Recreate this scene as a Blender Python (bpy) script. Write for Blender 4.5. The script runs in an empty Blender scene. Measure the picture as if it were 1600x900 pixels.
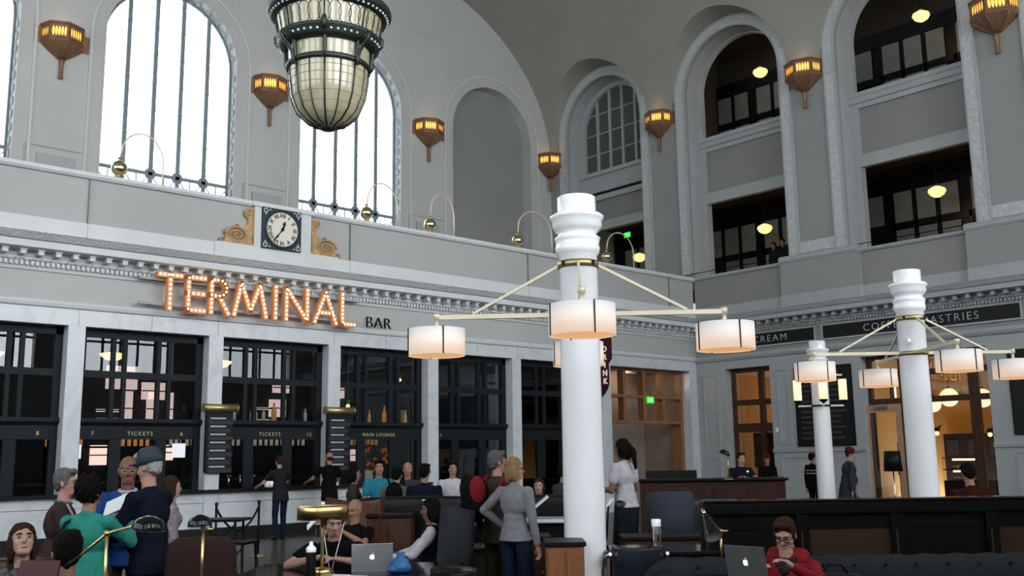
import bpy, bmesh, math, random
from mathutils import Vector, Matrix, Euler
from mathutils.geometry import tessellate_polygon
random.seed(7)
PI = math.pi
S = bpy.context.scene
COL = S.collection
def R(d): return d * PI / 180

# ---------------------------------------------------------------- camera
F, YAW, PIT, ROL = 1544.16, 0.73626, 0.16934, -0.014766
_w = Vector((math.sin(YAW) * math.cos(PIT), math.cos(YAW) * math.cos(PIT), math.sin(PIT)))
_r = Vector((math.cos(YAW), -math.sin(YAW), 0))
_u = _r.cross(_w)
_r, _u = _r * math.cos(ROL) + _u * math.sin(ROL), _u * math.cos(ROL) - _r * math.sin(ROL)
cam = bpy.data.cameras.new('camera')
co = bpy.data.objects.new('camera', cam); COL.objects.link(co)
co.matrix_world = Matrix(((_r.x, _u.x, -_w.x, 0), (_r.y, _u.y, -_w.y, 0), (_r.z, _u.z, -_w.z, 1.65), (0, 0, 0, 1)))
cam.lens = F / 1600 * 36; cam.sensor_width = 36; cam.clip_start = .05; cam.clip_end = 300
S.camera = co

# ---------------------------------------------------------------- world, daylight, exposure
W = bpy.data.worlds.new('world'); S.world = W; W.use_nodes = True
bg = W.node_tree.nodes['Background']; bg.inputs[0].default_value = (.88, .94, 1, 1); bg.inputs[1].default_value = 6.5
DL = .106
def area(name, loc, rot, sx, sy, power, col, spread=180):
    l = bpy.data.lights.new(name, 'AREA'); l.shape = 'RECTANGLE'; l.size = sx; l.size_y = sy
    l.energy = power; l.color = col; l.spread = R(spread)
    o = bpy.data.objects.new(name, l); COL.objects.link(o); o.location = loc; o.rotation_euler = rot; l.energy *= DL; return o
# daylight behind the tall windows of the wall behind the photographer and of the wall on the left
for wx in (-7.4, -1.2, 5.0, 11.15, 17.3, 23.5):
    area('daylight', (wx, -5.2, 10.6), (R(90), 0, 0), 4.6, 10.4, 3600*{17.3: .7, 23.5: .35}.get(wx, 1), (.97, .99, 1), 95)
for wx in (4.95, 11.15, 17.3, -1.25, -7.4):
    area('daylight', (wx, 28.3, 11.4), (R(-90), 0, 0), 4.4, 8.6, 900, (.97, .99, 1))
for wy in (1, 7, 13, 19):
    area('daylight', (-14.2, wy, 10.4), (R(90), 0, R(-90)), 4.4, 8.6, 160, (.97, .99, 1))
S.view_settings.view_transform = 'Standard'; S.view_settings.look = 'None'
S.view_settings.gamma = 1; S.view_settings.use_curve_mapping = False
S.view_settings.exposure = 0.0
S.cycles.max_bounces = 8; S.cycles.diffuse_bounces = 4; S.cycles.transparent_max_bounces = 16
S.cycles.sample_clamp_indirect = 4

# ---------------------------------------------------------------- materials
MT = {}
def mat(n, col, rough=.6, metal=0., spec=.5, emit=None, es=0., noise=0., nscale=6., bump=0., bscale=40., kind='noise', coat=0., trans=0., detail=4):
    if n in MT: return MT[n]
    if max(col) < .13 and metal < .4 and not emit: col = tuple(q*.72 for q in col); spec *= .45
    m = bpy.data.materials.new(n); m.use_nodes = True; nt = m.node_tree; b = nt.nodes['Principled BSDF']
    b.inputs['Base Color'].default_value = (*col, 1); b.inputs['Roughness'].default_value = rough
    b.inputs['Metallic'].default_value = metal; b.inputs['Specular IOR Level'].default_value = spec
    b.inputs['Coat Weight'].default_value = coat
    if emit: b.inputs['Emission Color'].default_value = (*emit, 1); b.inputs['Emission Strength'].default_value = es
    if noise or bump: tc = nt.nodes.new('ShaderNodeTexCoord')
    if noise:
        t = nt.nodes.new('ShaderNodeTexNoise'); t.inputs['Scale'].default_value = nscale; t.inputs['Detail'].default_value = detail
        if kind == 'vein': t.inputs['Distortion'].default_value = 2.2; t.inputs['Detail'].default_value = 8
        mp = nt.nodes.new('ShaderNodeMapping'); nt.links.new(tc.outputs['Object'], mp.inputs[0])
        if kind == 'wood': mp.inputs['Scale'].default_value = (6, 6, .6)
        nt.links.new(mp.outputs[0], t.inputs['Vector'])
        mx = nt.nodes.new('ShaderNodeMix'); mx.data_type = 'RGBA'
        lo = tuple(c * (1 - noise) for c in col); hi = tuple(min(1, c * (1 + noise)) for c in col)
        mx.inputs['A'].default_value = (*lo, 1); mx.inputs['B'].default_value = (*hi, 1)
        rp = nt.nodes.new('ShaderNodeValToRGB'); rp.color_ramp.elements[0].position = .3; rp.color_ramp.elements[1].position = .7
        if kind == 'vein': rp.color_ramp.elements[0].position = .36; rp.color_ramp.elements[1].position = .52
        nt.links.new(t.outputs['Fac'], rp.inputs[0]); nt.links.new(rp.outputs[0], mx.inputs['Factor']); nt.links.new(mx.outputs['Result'], b.inputs['Base Color'])
    if bump:
        if kind == 'relief':
            t = nt.nodes.new('ShaderNodeTexVoronoi'); t.inputs['Scale'].default_value = bscale; out = t.outputs['Distance']
        else:
            t = nt.nodes.new('ShaderNodeTexNoise'); t.inputs['Scale'].default_value = bscale; out = t.outputs['Fac']
        nt.links.new(tc.outputs['Object'], t.inputs['Vector'])
        bp = nt.nodes.new('ShaderNodeBump'); bp.inputs['Strength'].default_value = bump; bp.inputs['Distance'].default_value = .03
        nt.links.new(out, bp.inputs['Height']); nt.links.new(bp.outputs[0], b.inputs['Normal'])
    MT[n] = m; return m
def glassmat(n, tint=(1, 1, 1), fr=.08, rough=.0):
    m = bpy.data.materials.new(n); m.use_nodes = True; nt = m.node_tree; nt.nodes.clear()
    o = nt.nodes.new('ShaderNodeOutputMaterial'); mx = nt.nodes.new('ShaderNodeMixShader')
    tr = nt.nodes.new('ShaderNodeBsdfTransparent'); tr.inputs[0].default_value = (*tint, 1)
    g = nt.nodes.new('ShaderNodeBsdfGlossy'); g.inputs['Roughness'].default_value = rough
    f = nt.nodes.new('ShaderNodeFresnel'); f.inputs[0].default_value = 1.5
    ad = nt.nodes.new('ShaderNodeMath'); ad.operation = 'ADD'; ad.inputs[1].default_value = fr - .04
    nt.links.new(f.outputs[0], ad.inputs[0]); nt.links.new(ad.outputs[0], mx.inputs[0])
    nt.links.new(tr.outputs[0], mx.inputs[1]); nt.links.new(g.outputs[0], mx.inputs[2]); nt.links.new(mx.outputs[0], o.inputs[0])
    MT[n] = m; return m
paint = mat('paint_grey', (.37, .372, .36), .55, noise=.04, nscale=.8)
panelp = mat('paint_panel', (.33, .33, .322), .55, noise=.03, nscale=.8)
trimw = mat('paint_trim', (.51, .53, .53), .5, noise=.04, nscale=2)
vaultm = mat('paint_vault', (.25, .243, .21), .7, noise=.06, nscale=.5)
relief = mat('relief_plaster', (.42, .435, .43), .6, noise=.12, nscale=9, bump=.9, bscale=6., kind='relief')
relief2 = mat('relief_fine', (.36, .37, .37), .6, bump=.5, bscale=16., kind='relief')
marble = mat('marble', (.455, .48, .495), .28, noise=.07, nscale=1.3, kind='vein')
steel = mat('dark_steel', (.010, .014, .018), .5, spec=.3)
darkin = mat('dark_interior', (.012, .013, .015), .8)
floorm = mat('terrazzo', (.05, .048, .045), .3, noise=.25, nscale=30)
paintg = mat('paint_dimmed_grey', (.235, .242, .238), .55, noise=.04, nscale=.8)  # right wall paint, panel, trim: its dimmer light is put into these darker colours
panelg = mat('panel_dimmed_warm_grey', (.215, .212, .198), .55, noise=.03, nscale=.8)
trimg = mat('trim_dimmed_grey', (.32, .335, .335), .5, noise=.04, nscale=2)
brass = mat('brass', (.55, .40, .16), .28, metal=1.)
brassd = mat('aged_brass', (.42, .33, .17), .4, metal=.9)
paleb = mat('pale_brass', (.56, .50, .36), .45, metal=.35)
woodo = mat('oak', (.21, .095, .038), .45, noise=.25, nscale=3, kind='wood')
woodd = mat('dark_oak', (.07, .028, .013), .5, noise=.3, nscale=3, kind='wood')
woodb = mat('black_wood', (.005, .0045, .0045), .35, spec=.3, noise=.2, nscale=3, kind='wood')
blackl = mat('black_leather', (.007, .0075, .009), .35, spec=.35, bump=.15, bscale=60)
greyf = mat('grey_fabric', (.032, .035, .040), .9, spec=.15, bump=.2, bscale=120)
enamel = mat('white_enamel', (.76, .77, .78), .16, coat=.4)
blackm = mat('black_metal', (.006, .006, .0065), .45, spec=.3)
chrome = mat('chrome', (.75, .75, .76), .12, metal=1.)
glass = glassmat('window_glass', (.95, .97, .97), .05)
barglass = glassmat('bar_glass', (.75, .8, .83), .03)

# ---------------------------------------------------------------- mesh helper
class MB:
    def __init__(s): s.b = bmesh.new(); s.M = Matrix()
    def _v(s, p): return s.b.verts.new(s.M @ Vector(p))
    def _f(s, vs, sm=False):
        try: f = s.b.faces.new(vs); f.smooth = sm; return f
        except ValueError: return None
    def box(s, x0, y0, z0, x1, y1, z1):
        v = [s._v(p) for p in ((x0,y0,z0),(x1,y0,z0),(x1,y1,z0),(x0,y1,z0),(x0,y0,z1),(x1,y0,z1),(x1,y1,z1),(x0,y1,z1))]
        for q in ((3,2,1,0),(4,5,6,7),(0,1,5,4),(1,2,6,5),(2,3,7,6),(3,0,4,7)): s._f([v[i] for i in q])
        return s
    def cbox(s, c, d, rot=None):
        o = s.M
        s.M = o @ Matrix.Translation(c) @ (Euler(rot).to_matrix().to_4x4() if rot else Matrix())
        s.box(-d[0]/2, -d[1]/2, -d[2]/2, d[0]/2, d[1]/2, d[2]/2); s.M = o; return s
    def bar(s, p0, p1, w, h=None, up=(0,0,1)):
        p0, p1 = Vector(p0), Vector(p1); h = h or w; d = (p1-p0); L = d.length; d.normalize(); up = Vector(up)
        if abs(d.dot(up)) > .99: up = Vector((0,1,0))
        a = d.cross(up).normalized(); b = a.cross(d); v = []
        for p in (p0, p1):
            for i, j in ((-1,-1),(1,-1),(1,1),(-1,1)): v.append(s._v(p + a*i*w/2 + b*j*h/2))
        for q in ((3,2,1,0),(4,5,6,7),(0,1,5,4),(1,2,6,5),(2,3,7,6),(3,0,4,7)): s._f([v[i] for i in q])
        return s
    def loft(s, rings, close=True, caps=True, sm=True):
        R_ = [[s._v(p) for p in r] for r in rings]; n = len(R_[0])
        for a, b in zip(R_, R_[1:]):
            for i in range(n if close else n-1):
                j = (i+1) % n; s._f([a[i], a[j], b[j], b[i]], sm)
        if caps: s._f(R_[0][::-1]); s._f(R_[-1])
        return s
    def tube(s, pts, r, n=8, caps=True, sm=True, flat=1.):
        pts = [Vector(p) for p in pts]; rr = r if isinstance(r, (list, tuple)) else [r]*len(pts); rings = []; a = None
        for i, p in enumerate(pts):
            d = (pts[min(i+1, len(pts)-1)] - pts[max(i-1, 0)]).normalized()
            if a is None:
                up = Vector((0,0,1)) if abs(d.z) < .95 else Vector((0,1,0)); a = d.cross(up).normalized()
            else: a = (a - d*a.dot(d)).normalized()
            b = a.cross(d)
            rings.append([p + (a*math.cos(t)+b*math.sin(t)*flat)*rr[i] for t in [2*PI*k/n for k in range(n)]])
        return s.loft(rings, True, caps, sm)
    def cyl(s, p0, p1, r0, r1=None, n=16, caps=True, sm=True): return s.tube([p0, p1], [r0, r0 if r1 is None else r1], n, caps, sm)
    def lathe(s, prof, c=(0,0,0), n=24, caps=False, sm=True, a0=0, a1=2*PI):
        c = Vector(c); full = abs(a1-a0-2*PI) < 1e-6; k = n if full else n+1
        return s.loft([[c + Vector((r*math.cos(a0+(a1-a0)*i/n), r*math.sin(a0+(a1-a0)*i/n), z)) for i in range(k)] for r, z in prof], full, caps, sm)
    def ell(s, c, r, n=12, m=8, rot=None):
        o = s.M; s.M = o @ Matrix.Translation(c) @ (Euler(rot).to_matrix().to_4x4() if rot else Matrix())
        rx, ry, rz = r if hasattr(r, '__len__') else (r, r, r)
        top = s._v((0,0,rz)); bot = s._v((0,0,-rz)); rings = []
        for j in range(1, m):
            t = PI*j/m; rings.append([s._v((rx*math.sin(t)*math.cos(2*PI*i/n), ry*math.sin(t)*math.sin(2*PI*i/n), rz*math.cos(t))) for i in range(n)])
        for i in range(n):
            s._f([top, rings[0][i], rings[0][(i+1) % n]], True); s._f([bot, rings[-1][(i+1) % n], rings[-1][i]], True)
        for a, b in zip(rings, rings[1:]):
            for i in range(n): s._f([a[i], b[i], b[(i+1) % n], a[(i+1) % n]], True)
        s.M = o; return s
    def plate(s, outer, holes, f, t0, t1, sides=True):
        """flat sheet with holes; f(a, b, t) maps to space"""
        loops = [outer] + list(holes)
        tris = tessellate_polygon([[Vector((a, b, 0)) for a, b in l] for l in loops]); flat = [p for l in loops for p in l]
        A = [s._v(f(a, b, t0)) for a, b in flat]; B = [s._v(f(a, b, t1)) for a, b in flat]
        for q in tris: s._f([A[i] for i in q]); s._f([B[i] for i in reversed(q)])
        if sides:
            k = 0
            for l in loops:
                n = len(l)
                for i in range(n): s._f([A[k+i], A[k+(i+1) % n], B[k+(i+1) % n], B[k+i]])
                k += n
        return s
    def sweep(s, prof, p0, p1, out, caps=True):
        """prof (o, z) extruded from p0 to p1; o goes along out"""
        out = Vector(out); return s.loft([[Vector(p) + out*o + Vector((0,0,z)) for o, z in prof] for p in (p0, p1)], True, caps, False)
    def mesh(s, name, m):
        bmesh.ops.recalc_face_normals(s.b, faces=s.b.faces[:])
        me = bpy.data.meshes.new(name); s.b.to_mesh(me); s.b.free()
        for q in (m if isinstance(m, (list, tuple)) else [m]): me.materials.append(q)
        return me
    def build(s, name, m, parent=None, kind=None, bevel=0):
        o = bpy.data.objects.new(name, s.mesh(name, m)); COL.objects.link(o)
        if parent: o.parent = parent
        if kind: o['kind'] = kind
        if bevel:
            bv = o.modifiers.new('bevel', 'BEVEL'); bv.width = bevel; bv.segments = 2; bv.limit_method = 'ANGLE'
            for p in o.data.polygons: p.use_smooth = True
            nm = o.modifiers.new('wn', 'WEIGHTED_NORMAL')
        return o
def inst(me, name, parent=None, loc=(0,0,0), rot=(0,0,0), sc=None):
    o = bpy.data.objects.new(name, me); COL.objects.link(o)
    if parent: o.parent = parent
    o.location = loc; o.rotation_euler = rot
    if sc: o.scale = sc
    return o
def tag(o, label, cat, group=None, kind=None):
    if label: o['label'] = label
    if cat: o['category'] = cat
    if group: o['group'] = group
    if kind: o['kind'] = kind
    return o
def T(name, label, cat, loc=(0,0,0), rz=0, group=None):
    o = bpy.data.objects.new(name, None); COL.objects.link(o); o.location = loc; o.rotation_euler = (0, 0, rz)
    return tag(o, label, cat, group)
def copy_tree(o, parent=None):
    c = o.copy(); COL.objects.link(c); c.parent = parent
    for ch in KIDS(o): copy_tree(ch, c)
    return c
def KIDS(o): return [c for c in bpy.data.objects if c.parent == o]
def dup(o, loc, rz=0, label=None, group=None):
    c = copy_tree(o); c.location = loc; c.rotation_euler = (0, 0, rz)
    if label: c['label'] = label
    if group: c['group'] = group
    return c
def struct(name): 
    o = bpy.data.objects.new(name, None); COL.objects.link(o); o['kind'] = 'structure'; return o
def arc(c, z, r, a0, a1, n): return [(c + r*math.cos(a0+(a1-a0)*i/n), z + r*math.sin(a0+(a1-a0)*i/n)) for i in range(n+1)]
def archloop(c, hw, z0, zs, n=24): return [(c-hw, z0), (c+hw, z0)] + arc(c, zs, hw, 0, PI, n)
def rect(a0, b0, a1, b1): return [(a0, b0), (a1, b0), (a1, b1), (a0, b1)]
_curves = {}
def text_mesh(txt, size, depth, m, align='LEFT', bold=0, spacing=1.):
    c = bpy.data.curves.new('t', 'FONT'); c.body = txt; c.size = size; c.extrude = depth; c.offset = bold; c.align_x = align; c.resolution_u = 3; c.space_character = spacing
    o = bpy.data.objects.new('t', c); COL.objects.link(o)
    dg = bpy.context.evaluated_depsgraph_get(); me = bpy.data.meshes.new_from_object(o.evaluated_get(dg))
    bpy.data.objects.remove(o); bpy.data.curves.remove(c); me.materials.clear(); me.materials.append(m); return me
def at(px, y, X=None, Y=None, d=None):
    v = _r*((px-800)/F) + _u*((450-y)/F) + _w; c = Vector((0,0,1.65))
    if X is not None: return c + v*(X/v.x)
    if Y is not None: return c + v*(Y/v.y)
    return c + v*d
def gp(px, d):
    v = at(px, 712, d=1.0) - Vector((0,0,1.65)); v.z = 0; fw = Vector((math.sin(YAW), math.cos(YAW), 0)); return v*(d/v.dot(fw))
# ================================================================ SETTING
XR, YL, YU = 26.5, 20.2, 26.87
XW, YS = -12.5, -4.0
ZC = 19.1
# floor
fl = struct('floor'); MB().box(XW-1, YS-1, -.3, 32, 33, 0).build('floor_slab', floorm, fl)
# ceiling: cove over the right-hand wall with a notch for every arch, then flat
CEN = [24.05, 18.3, 12.58, 6.85, 1.1]
ZS, HR, SPR = 13.0, 2.27, 13.9
def cove_x(z):
    dz = max(0, z-ZS); return XR - 7.5*(1-math.sqrt(max(0, 1-(dz/6.1)**2)))
ce = struct('ceiling')
mb = MB(); ys = set([YU+.3, YS-.3])
y = YS
while y < YU: ys.add(round(y, 3)); y += .5
for c in CEN:
    for i in range(33): ys.add(round(c + HR*math.cos(PI*i/32), 4))
def notch(y):
    for c in CEN:
        if abs(y-c) <= HR+1e-4: return SPR + math.sqrt(max(0, HR*HR-(y-c)**2))
    return ZS
ys = sorted(ys); N = 28; prev = None
for y in ys:
    z0 = notch(y); t0 = math.asin(min(1, (z0-ZS)/6.1)); col = []
    for k in range(N+1):
        t = t0 + (PI/2-t0)*k/N; z = ZS+6.1*math.sin(t); col.append(mb._v((XR-7.5*(1-math.cos(t)), y, z)))
    if prev:
        for k in range(N): mb._f([prev[k], prev[k+1], col[k+1], col[k]], True)
    prev = col
cov = mb.build('cove', vaultm, ce)
mb = MB()
for c in CEN:      # soffits of the arch notches
    pr = [(c+HR*math.cos(PI*i/32), SPR+HR*math.sin(PI*i/32)) for i in range(33)]
    mb.loft([[(cove_x(z)-.0, y, z) for y, z in pr], [(XR, y, z) for y, z in pr]], False, False, True)
mb.build('arch_soffit', vaultm, ce)
MB().box(XW-.5, YS-.5, ZC, XR-7.5, YU+.5, ZC+.2).build('flat_ceiling', vaultm, ce)

# ---------------- upper left wall with the tall arched windows
wb = struct('wall_back')
WX = [-7.4, -1.25, 4.95, 11.15, 17.3]; NX = 23.5; ZW = 13.5; HW = 2.0
holes = [archloop(c, HW, 8.6, ZW) for c in WX]
fB = lambda a, b, t: (a, YU+t, b)
MB().plate(rect(XW-.5, 6.2, 32, 20), holes + [archloop(NX, 1.93, 8.0, ZW)], fB, 0, .45).build('plaster_wall', paint, wb)
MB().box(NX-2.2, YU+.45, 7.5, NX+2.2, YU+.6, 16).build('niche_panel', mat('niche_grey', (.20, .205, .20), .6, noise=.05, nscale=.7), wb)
MB().box(20, YU+.5, 6.2, 32, YU+.9, 20).build('wall_backing', paint, wb)
# raised moulding and ornament frames around each opening
for c in WX + [NX]:
    hw = HW if c != NX else 1.93
    a = archloop(c, hw+.42, 7.0, ZW, 32); b = archloop(c, hw+.34, 7.0, ZW, 32)
    a[0] = (a[0][0], 6.9); a[1] = (a[1][0], 6.9)
    MB().plate(a, [b], fB, -.035, 0).build('arch_moulding', mat('moulding_paint', (.43, .44, .43), .55), wb)
    if c != NX:
        # pierced ornament strip lining the reveal
        pr = [(c+hw*math.cos(t), ZW+hw*math.sin(t)) for t in [PI*i/32 for i in range(33)]]; pr = [(c+hw, 8.0)] + pr + [(c-hw, 8.0)]
        MB().loft([[(x+(-.01 if x > c else .01), YU+.02, z) for x, z in pr], [(x+(-.03 if x > c else .03), YU+.4, z) for x, z in pr]], False, False, False).build('reveal_ornament', relief, wb)
        m = MB(); zz = 8.9
        while zz < ZW: m.ell((c+hw-.03, YU+.22, zz), (.03, .10, .13), 10, 6); zz += .36
        for i in range(1, 8): t = PI/2*i/8; m.ell((c+(hw-.03)*math.cos(t), YU+.22, ZW+(hw-.03)*math.sin(t)), (.08, .08, .08), 8, 6)
        m.build('medallion_strip', mat('medallion', (.30, .36, .38), .5), wb, 'stuff')
# flat pilaster panels between windows
for c in (-4.3, 1.85, 8.05, 14.22, 20.4):
    MB().plate(rect(c-1.12, 9.3, c+1.12, 12.2+ZW-9), [rect(c-1.06, 9.36, c+1.06, 12.14+ZW-9)], fB, -.012, 0).build('panel_moulding', paint, wb)
# small plaques above parapet
for c in (8.03, 14.2, 20.4):
    m = MB(); m.plate(rect(c-.8, 9.15, c+.8, 9.95), [rect(c-.76, 9.19, c+.76, 9.91)], fB, -.03, 0); m.box(c-.48, YU-.06, 9.3, c+.5, YU, 9.72)
    m.build('plaque', mat('plaque_grey', (.30, .31, .30), .6), wb)
# windows: mullions, transom, lattice, pane
frame_m = mat('window_frame', (.15, .18, .20), .5)  # lightened colour: the windows' glare over the bars is painted in
for i, c in enumerate(WX):
    w = struct('window_%d' % (i+1)); yw = YU+.42
    m = MB(); m.plate(archloop(c, HW+.02, 8.6, ZW), [archloop(c, HW-.09, 8.7, ZW)], fB, .38, .46); m.build('window_frame', frame_m, w)
    for k in range(1, 5):
        x = c - HW + 2*HW*k/5; h = ZW + math.sqrt(HW*HW-(x-c)**2)
        m = MB(); m.box(x-.06, yw-.03, 8.6, x+.06, yw+.03, h)
        z = 9.2
        while z < h: m.cbox((x, yw, z), (.13, .09, .05)); z += .85
        m.cyl((x, yw-.02, 9.83), (x, yw+.02, 9.83), .17, n=12)
        m.build('mullion', frame_m, w)
    for z in (9.83,): MB().box(c-HW, yw-.03, z-.05, c+HW, yw+.03, z+.05).build('transom', frame_m, w)
    for k in range(5):
        x0 = c-HW+2*HW*k/5; x1 = x0+.8; m = MB()
        m.bar((x0, yw, 8.9), (x1, yw, 9.8), .03); m.bar((x1, yw, 8.9), (x0, yw, 9.8), .03); m.bar((.5*(x0+x1), yw, 8.9), (.5*(x0+x1), yw, 9.8), .03)
        m.build('lattice', frame_m, w)
    MB().plate(archloop(c, HW, 8.6, ZW), [], fB, .41, .415).build('pane', glass, w)

# ---------------- parapet and cornice of the left block
wl = struct('wall_left')
def fL(a, b, t): return (a, YL+t, b)
x0, x1 = XW-.5, XR
MB().box(x0, YL, 6.0, x1, YL+.35, 7.36).build('parapet', panelp, wl)
MB().box(x0, YL-.06, 6.0, x1, YL, 6.42).build('parapet_base', trimw, wl)
MB().sweep([(0, 0), (.06, 0), (.10, .05), (.10, .12), (-.40, .12), (-.40, 0)], (x0, YL, 7.36), (x1, YL, 7.36), (0, -1, 0)).build('coping', trimw, wl)
MB().box(x0, YL, 5.9, x1, YU+.3, 6.1).build('terrace', paint, wl)
for a in (.5, 6.72, 12.95, 18.9, 25.2):   # panel joints
    MB().box(a-.004, YL-.063, 6.0, a+.004, YL+.0, 7.36).build('joint', mat('joint_grey', (.2, .2, .2), .8), wl)
# raised clock block
MB().box(9.43, YL-.10, 6.0, 12.6, YL-.06, 6.44).build('clock_base', trimw, wl)
MB().box(10.36, YL-.10, 6.44, 11.82, YL, 7.37).build('clock_block', trimw, wl)
MB().box(10.30, YL-.14, 7.37, 11.88, YL, 7.475).build('clock_cap', trimw, wl)
def cornice(p0, p1, out, par, trimw=trimw):
    o = Vector(out); p0 = Vector(p0); p1 = Vector(p1)
    MB().sweep([(0, 6.0), (.62, 6.0), (.60, 5.97), (.54, 5.87), (.50, 5.85), (0, 5.85)], p0, p1, out).build('cyma', relief2, par)
    MB().sweep([(0, 5.85), (.50, 5.85), (.50, 5.72), (.44, 5.70), (0, 5.70)], p0, p1, out).build('corona', trimw, par)
    MB().sweep([(0, 5.70), (.14, 5.70), (.14, 5.54), (.10, 5.52), (.06, 5.44), (.04, 5.36), (0, 5.36)], p0, p1, out).build('bed_moulding', trimw, par)
    m = MB(); m.box(-.05, -.24, -.10, .05, 0, 0); m.box(-.065, -.26, -.025, .065, 0, 0)
    me = m.mesh('modillion', trimw)
    d = (p1-p0); L = d.length; d.normalize(); n = int(L/.32); ang = math.atan2(-o.x, o.y) + PI
    k = 0
    for i in range(n):
        q = p0 + d*(L*(i+.5)/n)
        if q.x < 1.0 or q.y < 3.0: continue
        inst(me, 'modillion', par, q + o*.14 + Vector((0,0,5.70)), (0, 0, ang))
    m = MB(); n = int(L/.32)
    for i in range(n):
        q = p0 + d*(L*(i+1)/n)
        if q.x < 3.0 or q.y < 6.0: continue
        q = q + o*.13; m.ell((q.x, q.y, 5.56), (.11 if abs(d.x) > .5 else .05, .05 if abs(d.x) > .5 else .11, .05), 8, 6)
    m.build('egg_row', trimw, par, 'stuff')
    m = MB(); n = int(L/.095)
    for i in range(n):
        q = p0 + d*(L*(i+.5)/n)
        if q.x < 3.0 or q.y < 6.0: continue
        q = q + o*.10; a = q - d*.026; b = q + d*.026
        m.bar(a + Vector((0,0,5.475)), b + Vector((0,0,5.475)), .07, .085)
    m.build('dentil_row', trimw, par, 'stuff')
cornice((x0, YL, 0), (XR-.0, YL, 0), (0, -1, 0), wl)
MB().box(x0, YL, 4.78, x1, YL+.35, 6.0).build('frieze', paint, wl)
MB().sweep([(0, 4.66), (.05, 4.68), (.07, 4.74), (.03, 4.80), (0, 4.80)], (x0, YL, 0), (x1, YL, 0), (0, -1, 0)).build('frieze_moulding', trimw, wl)
# marble lintel in slabs
OP = [(-4.7, -2.36), (-2.03, .57), (.9, 3.54), (3.87, 6.49), (6.82, 9.43), (9.76, 12.42), (12.75, 15.37), (15.7, 18.27), (18.6, 21.88), (22.28, 26.12)]
ZT, ZCN = 4.34, 1.06
xx = XW
while xx < XR-.1:
    nx = min(XR, xx+1.475); MB().box(xx+.004, YL+random.uniform(-.003, .003), ZT, nx-.004, YL+.35, 4.70).build('marble_panel', marble, wl); xx = nx
edges = [XW] + [e for o in OP for e in o] + [XR]
for a, b in zip(edges[::2], edges[1::2]):
    MB().box(a, YL, 0, b, YL+.42, ZT).build('marble_pillar', marble, wl)
# bar front below the counter
for i, (a, b) in enumerate(OP[:8]):
    hw = (b-a)/2
    for k in range(2):
        MB().box(a+hw*k+.006, YL+.02, .26, a+hw*(k+1)-.006, YL+.30, .78).build('marble_panel', marble, wl)
        MB().box(a+hw*k+.006, YL+.0, .79, a+hw*(k+1)-.006, YL+.30, ZCN-.04).build('marble_panel', marble, wl)
MB().box(XW, YL-.03, 0, 18.6, YL+.02, .25).build('plinth', darkin, wl)
for a, b in OP[3:8]: MB().box(a, YL, ZCN-.05, b, YL+.75, ZCN).build('window_sill', blackm, wl)
ct = MB().box(3.2, YL-.18, ZCN-.05, 15.4, YL-.004, ZCN).build('bar_counter', blackm, None, bevel=.01); tag(ct, 'long black bar counter top running under the dark windows', 'counter')
# ---------------- dark steel bar windows in the left block
signg = mat('gilt_lettering', (.45, .38, .2), .5)
def bar_window(n, a, b, ticket):
    w = struct('window_%d' % n); y = YL+.34
    z0 = ZCN if n < 13 else .1
    wd = b-a
    m = MB(); m.box(a, y-.06, z0, a+.10, y+.06, ZT); m.box(b-.14, y-.06, z0, b, y+.06, ZT); m.box(a, y-.06, ZT-.16, b, y+.06, ZT); m.build('window_frame', steel, w)
    fr = [.265, .355, .63, .72]
    for f in fr:
        x = a+wd*f; MB().box(x-.04, y-.05, 2.5, x+.04, y+.05, ZT-.1).build('mullion', steel, w)
    for f0, f1 in ((.265, .355), (.63, .72)):
        MB().box(a+wd*f0, y-.03, z0, a+wd*f1, y+.03, 2.42).build('post', steel, w)
    MB().box(a, y-.055, 3.36, b, y+.055, 3.50).build('transom', steel, w)
    MB().sweep([(0, 2.40), (.08, 2.40), (.14, 2.46), (.14, 2.54), (0, 2.54)], (a, y, 0), (b, y, 0), (0, -1, 0)).build('transom', steel, w)
    MB().box(a, y-.05, 2.12, b, y+.05, 2.40).build('sign_band', steel, w)
    xs = [a+.10, a+wd*.265, a+wd*.355, a+wd*.63, a+wd*.72, b-.14]
    for k in range(5):
        for q0, q1 in ((2.5, 3.38), (3.48, 4.2)): MB().box(xs[k], y+.01, q0, xs[k+1], y+.016, q1).build('pane', barglass, w)
    if n > 9:
        for k in (0, 2, 4): MB().box(xs[k], y+.01, z0, xs[k+1], y+.016, 2.12).build('pane', barglass, w)
    for t, fx in ticket:
        me = text_mesh(t, .115, .004, signg, 'CENTER', spacing=1.3); o = inst(me, 'lettering', w, (a+wd*fx, y-.056, 2.2), (R(90), 0, 0))
TK = {3: [], 4: [('9', .12), ('TICKETS', .5), ('8', .86)], 5: [('7', .13), ('TICKETS', .5), ('6', .84)], 6: [('10', .1), ('TICKETS', .5), ('12', .88)], 7: [('MAIN LOUNGE', .5)], 8: [('13', .1)], 9: []}
for i, (a, b) in enumerate(OP[2:9]): bar_window(6+i, a, b, TK.get(i+2+1, []) if i else [])
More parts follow.
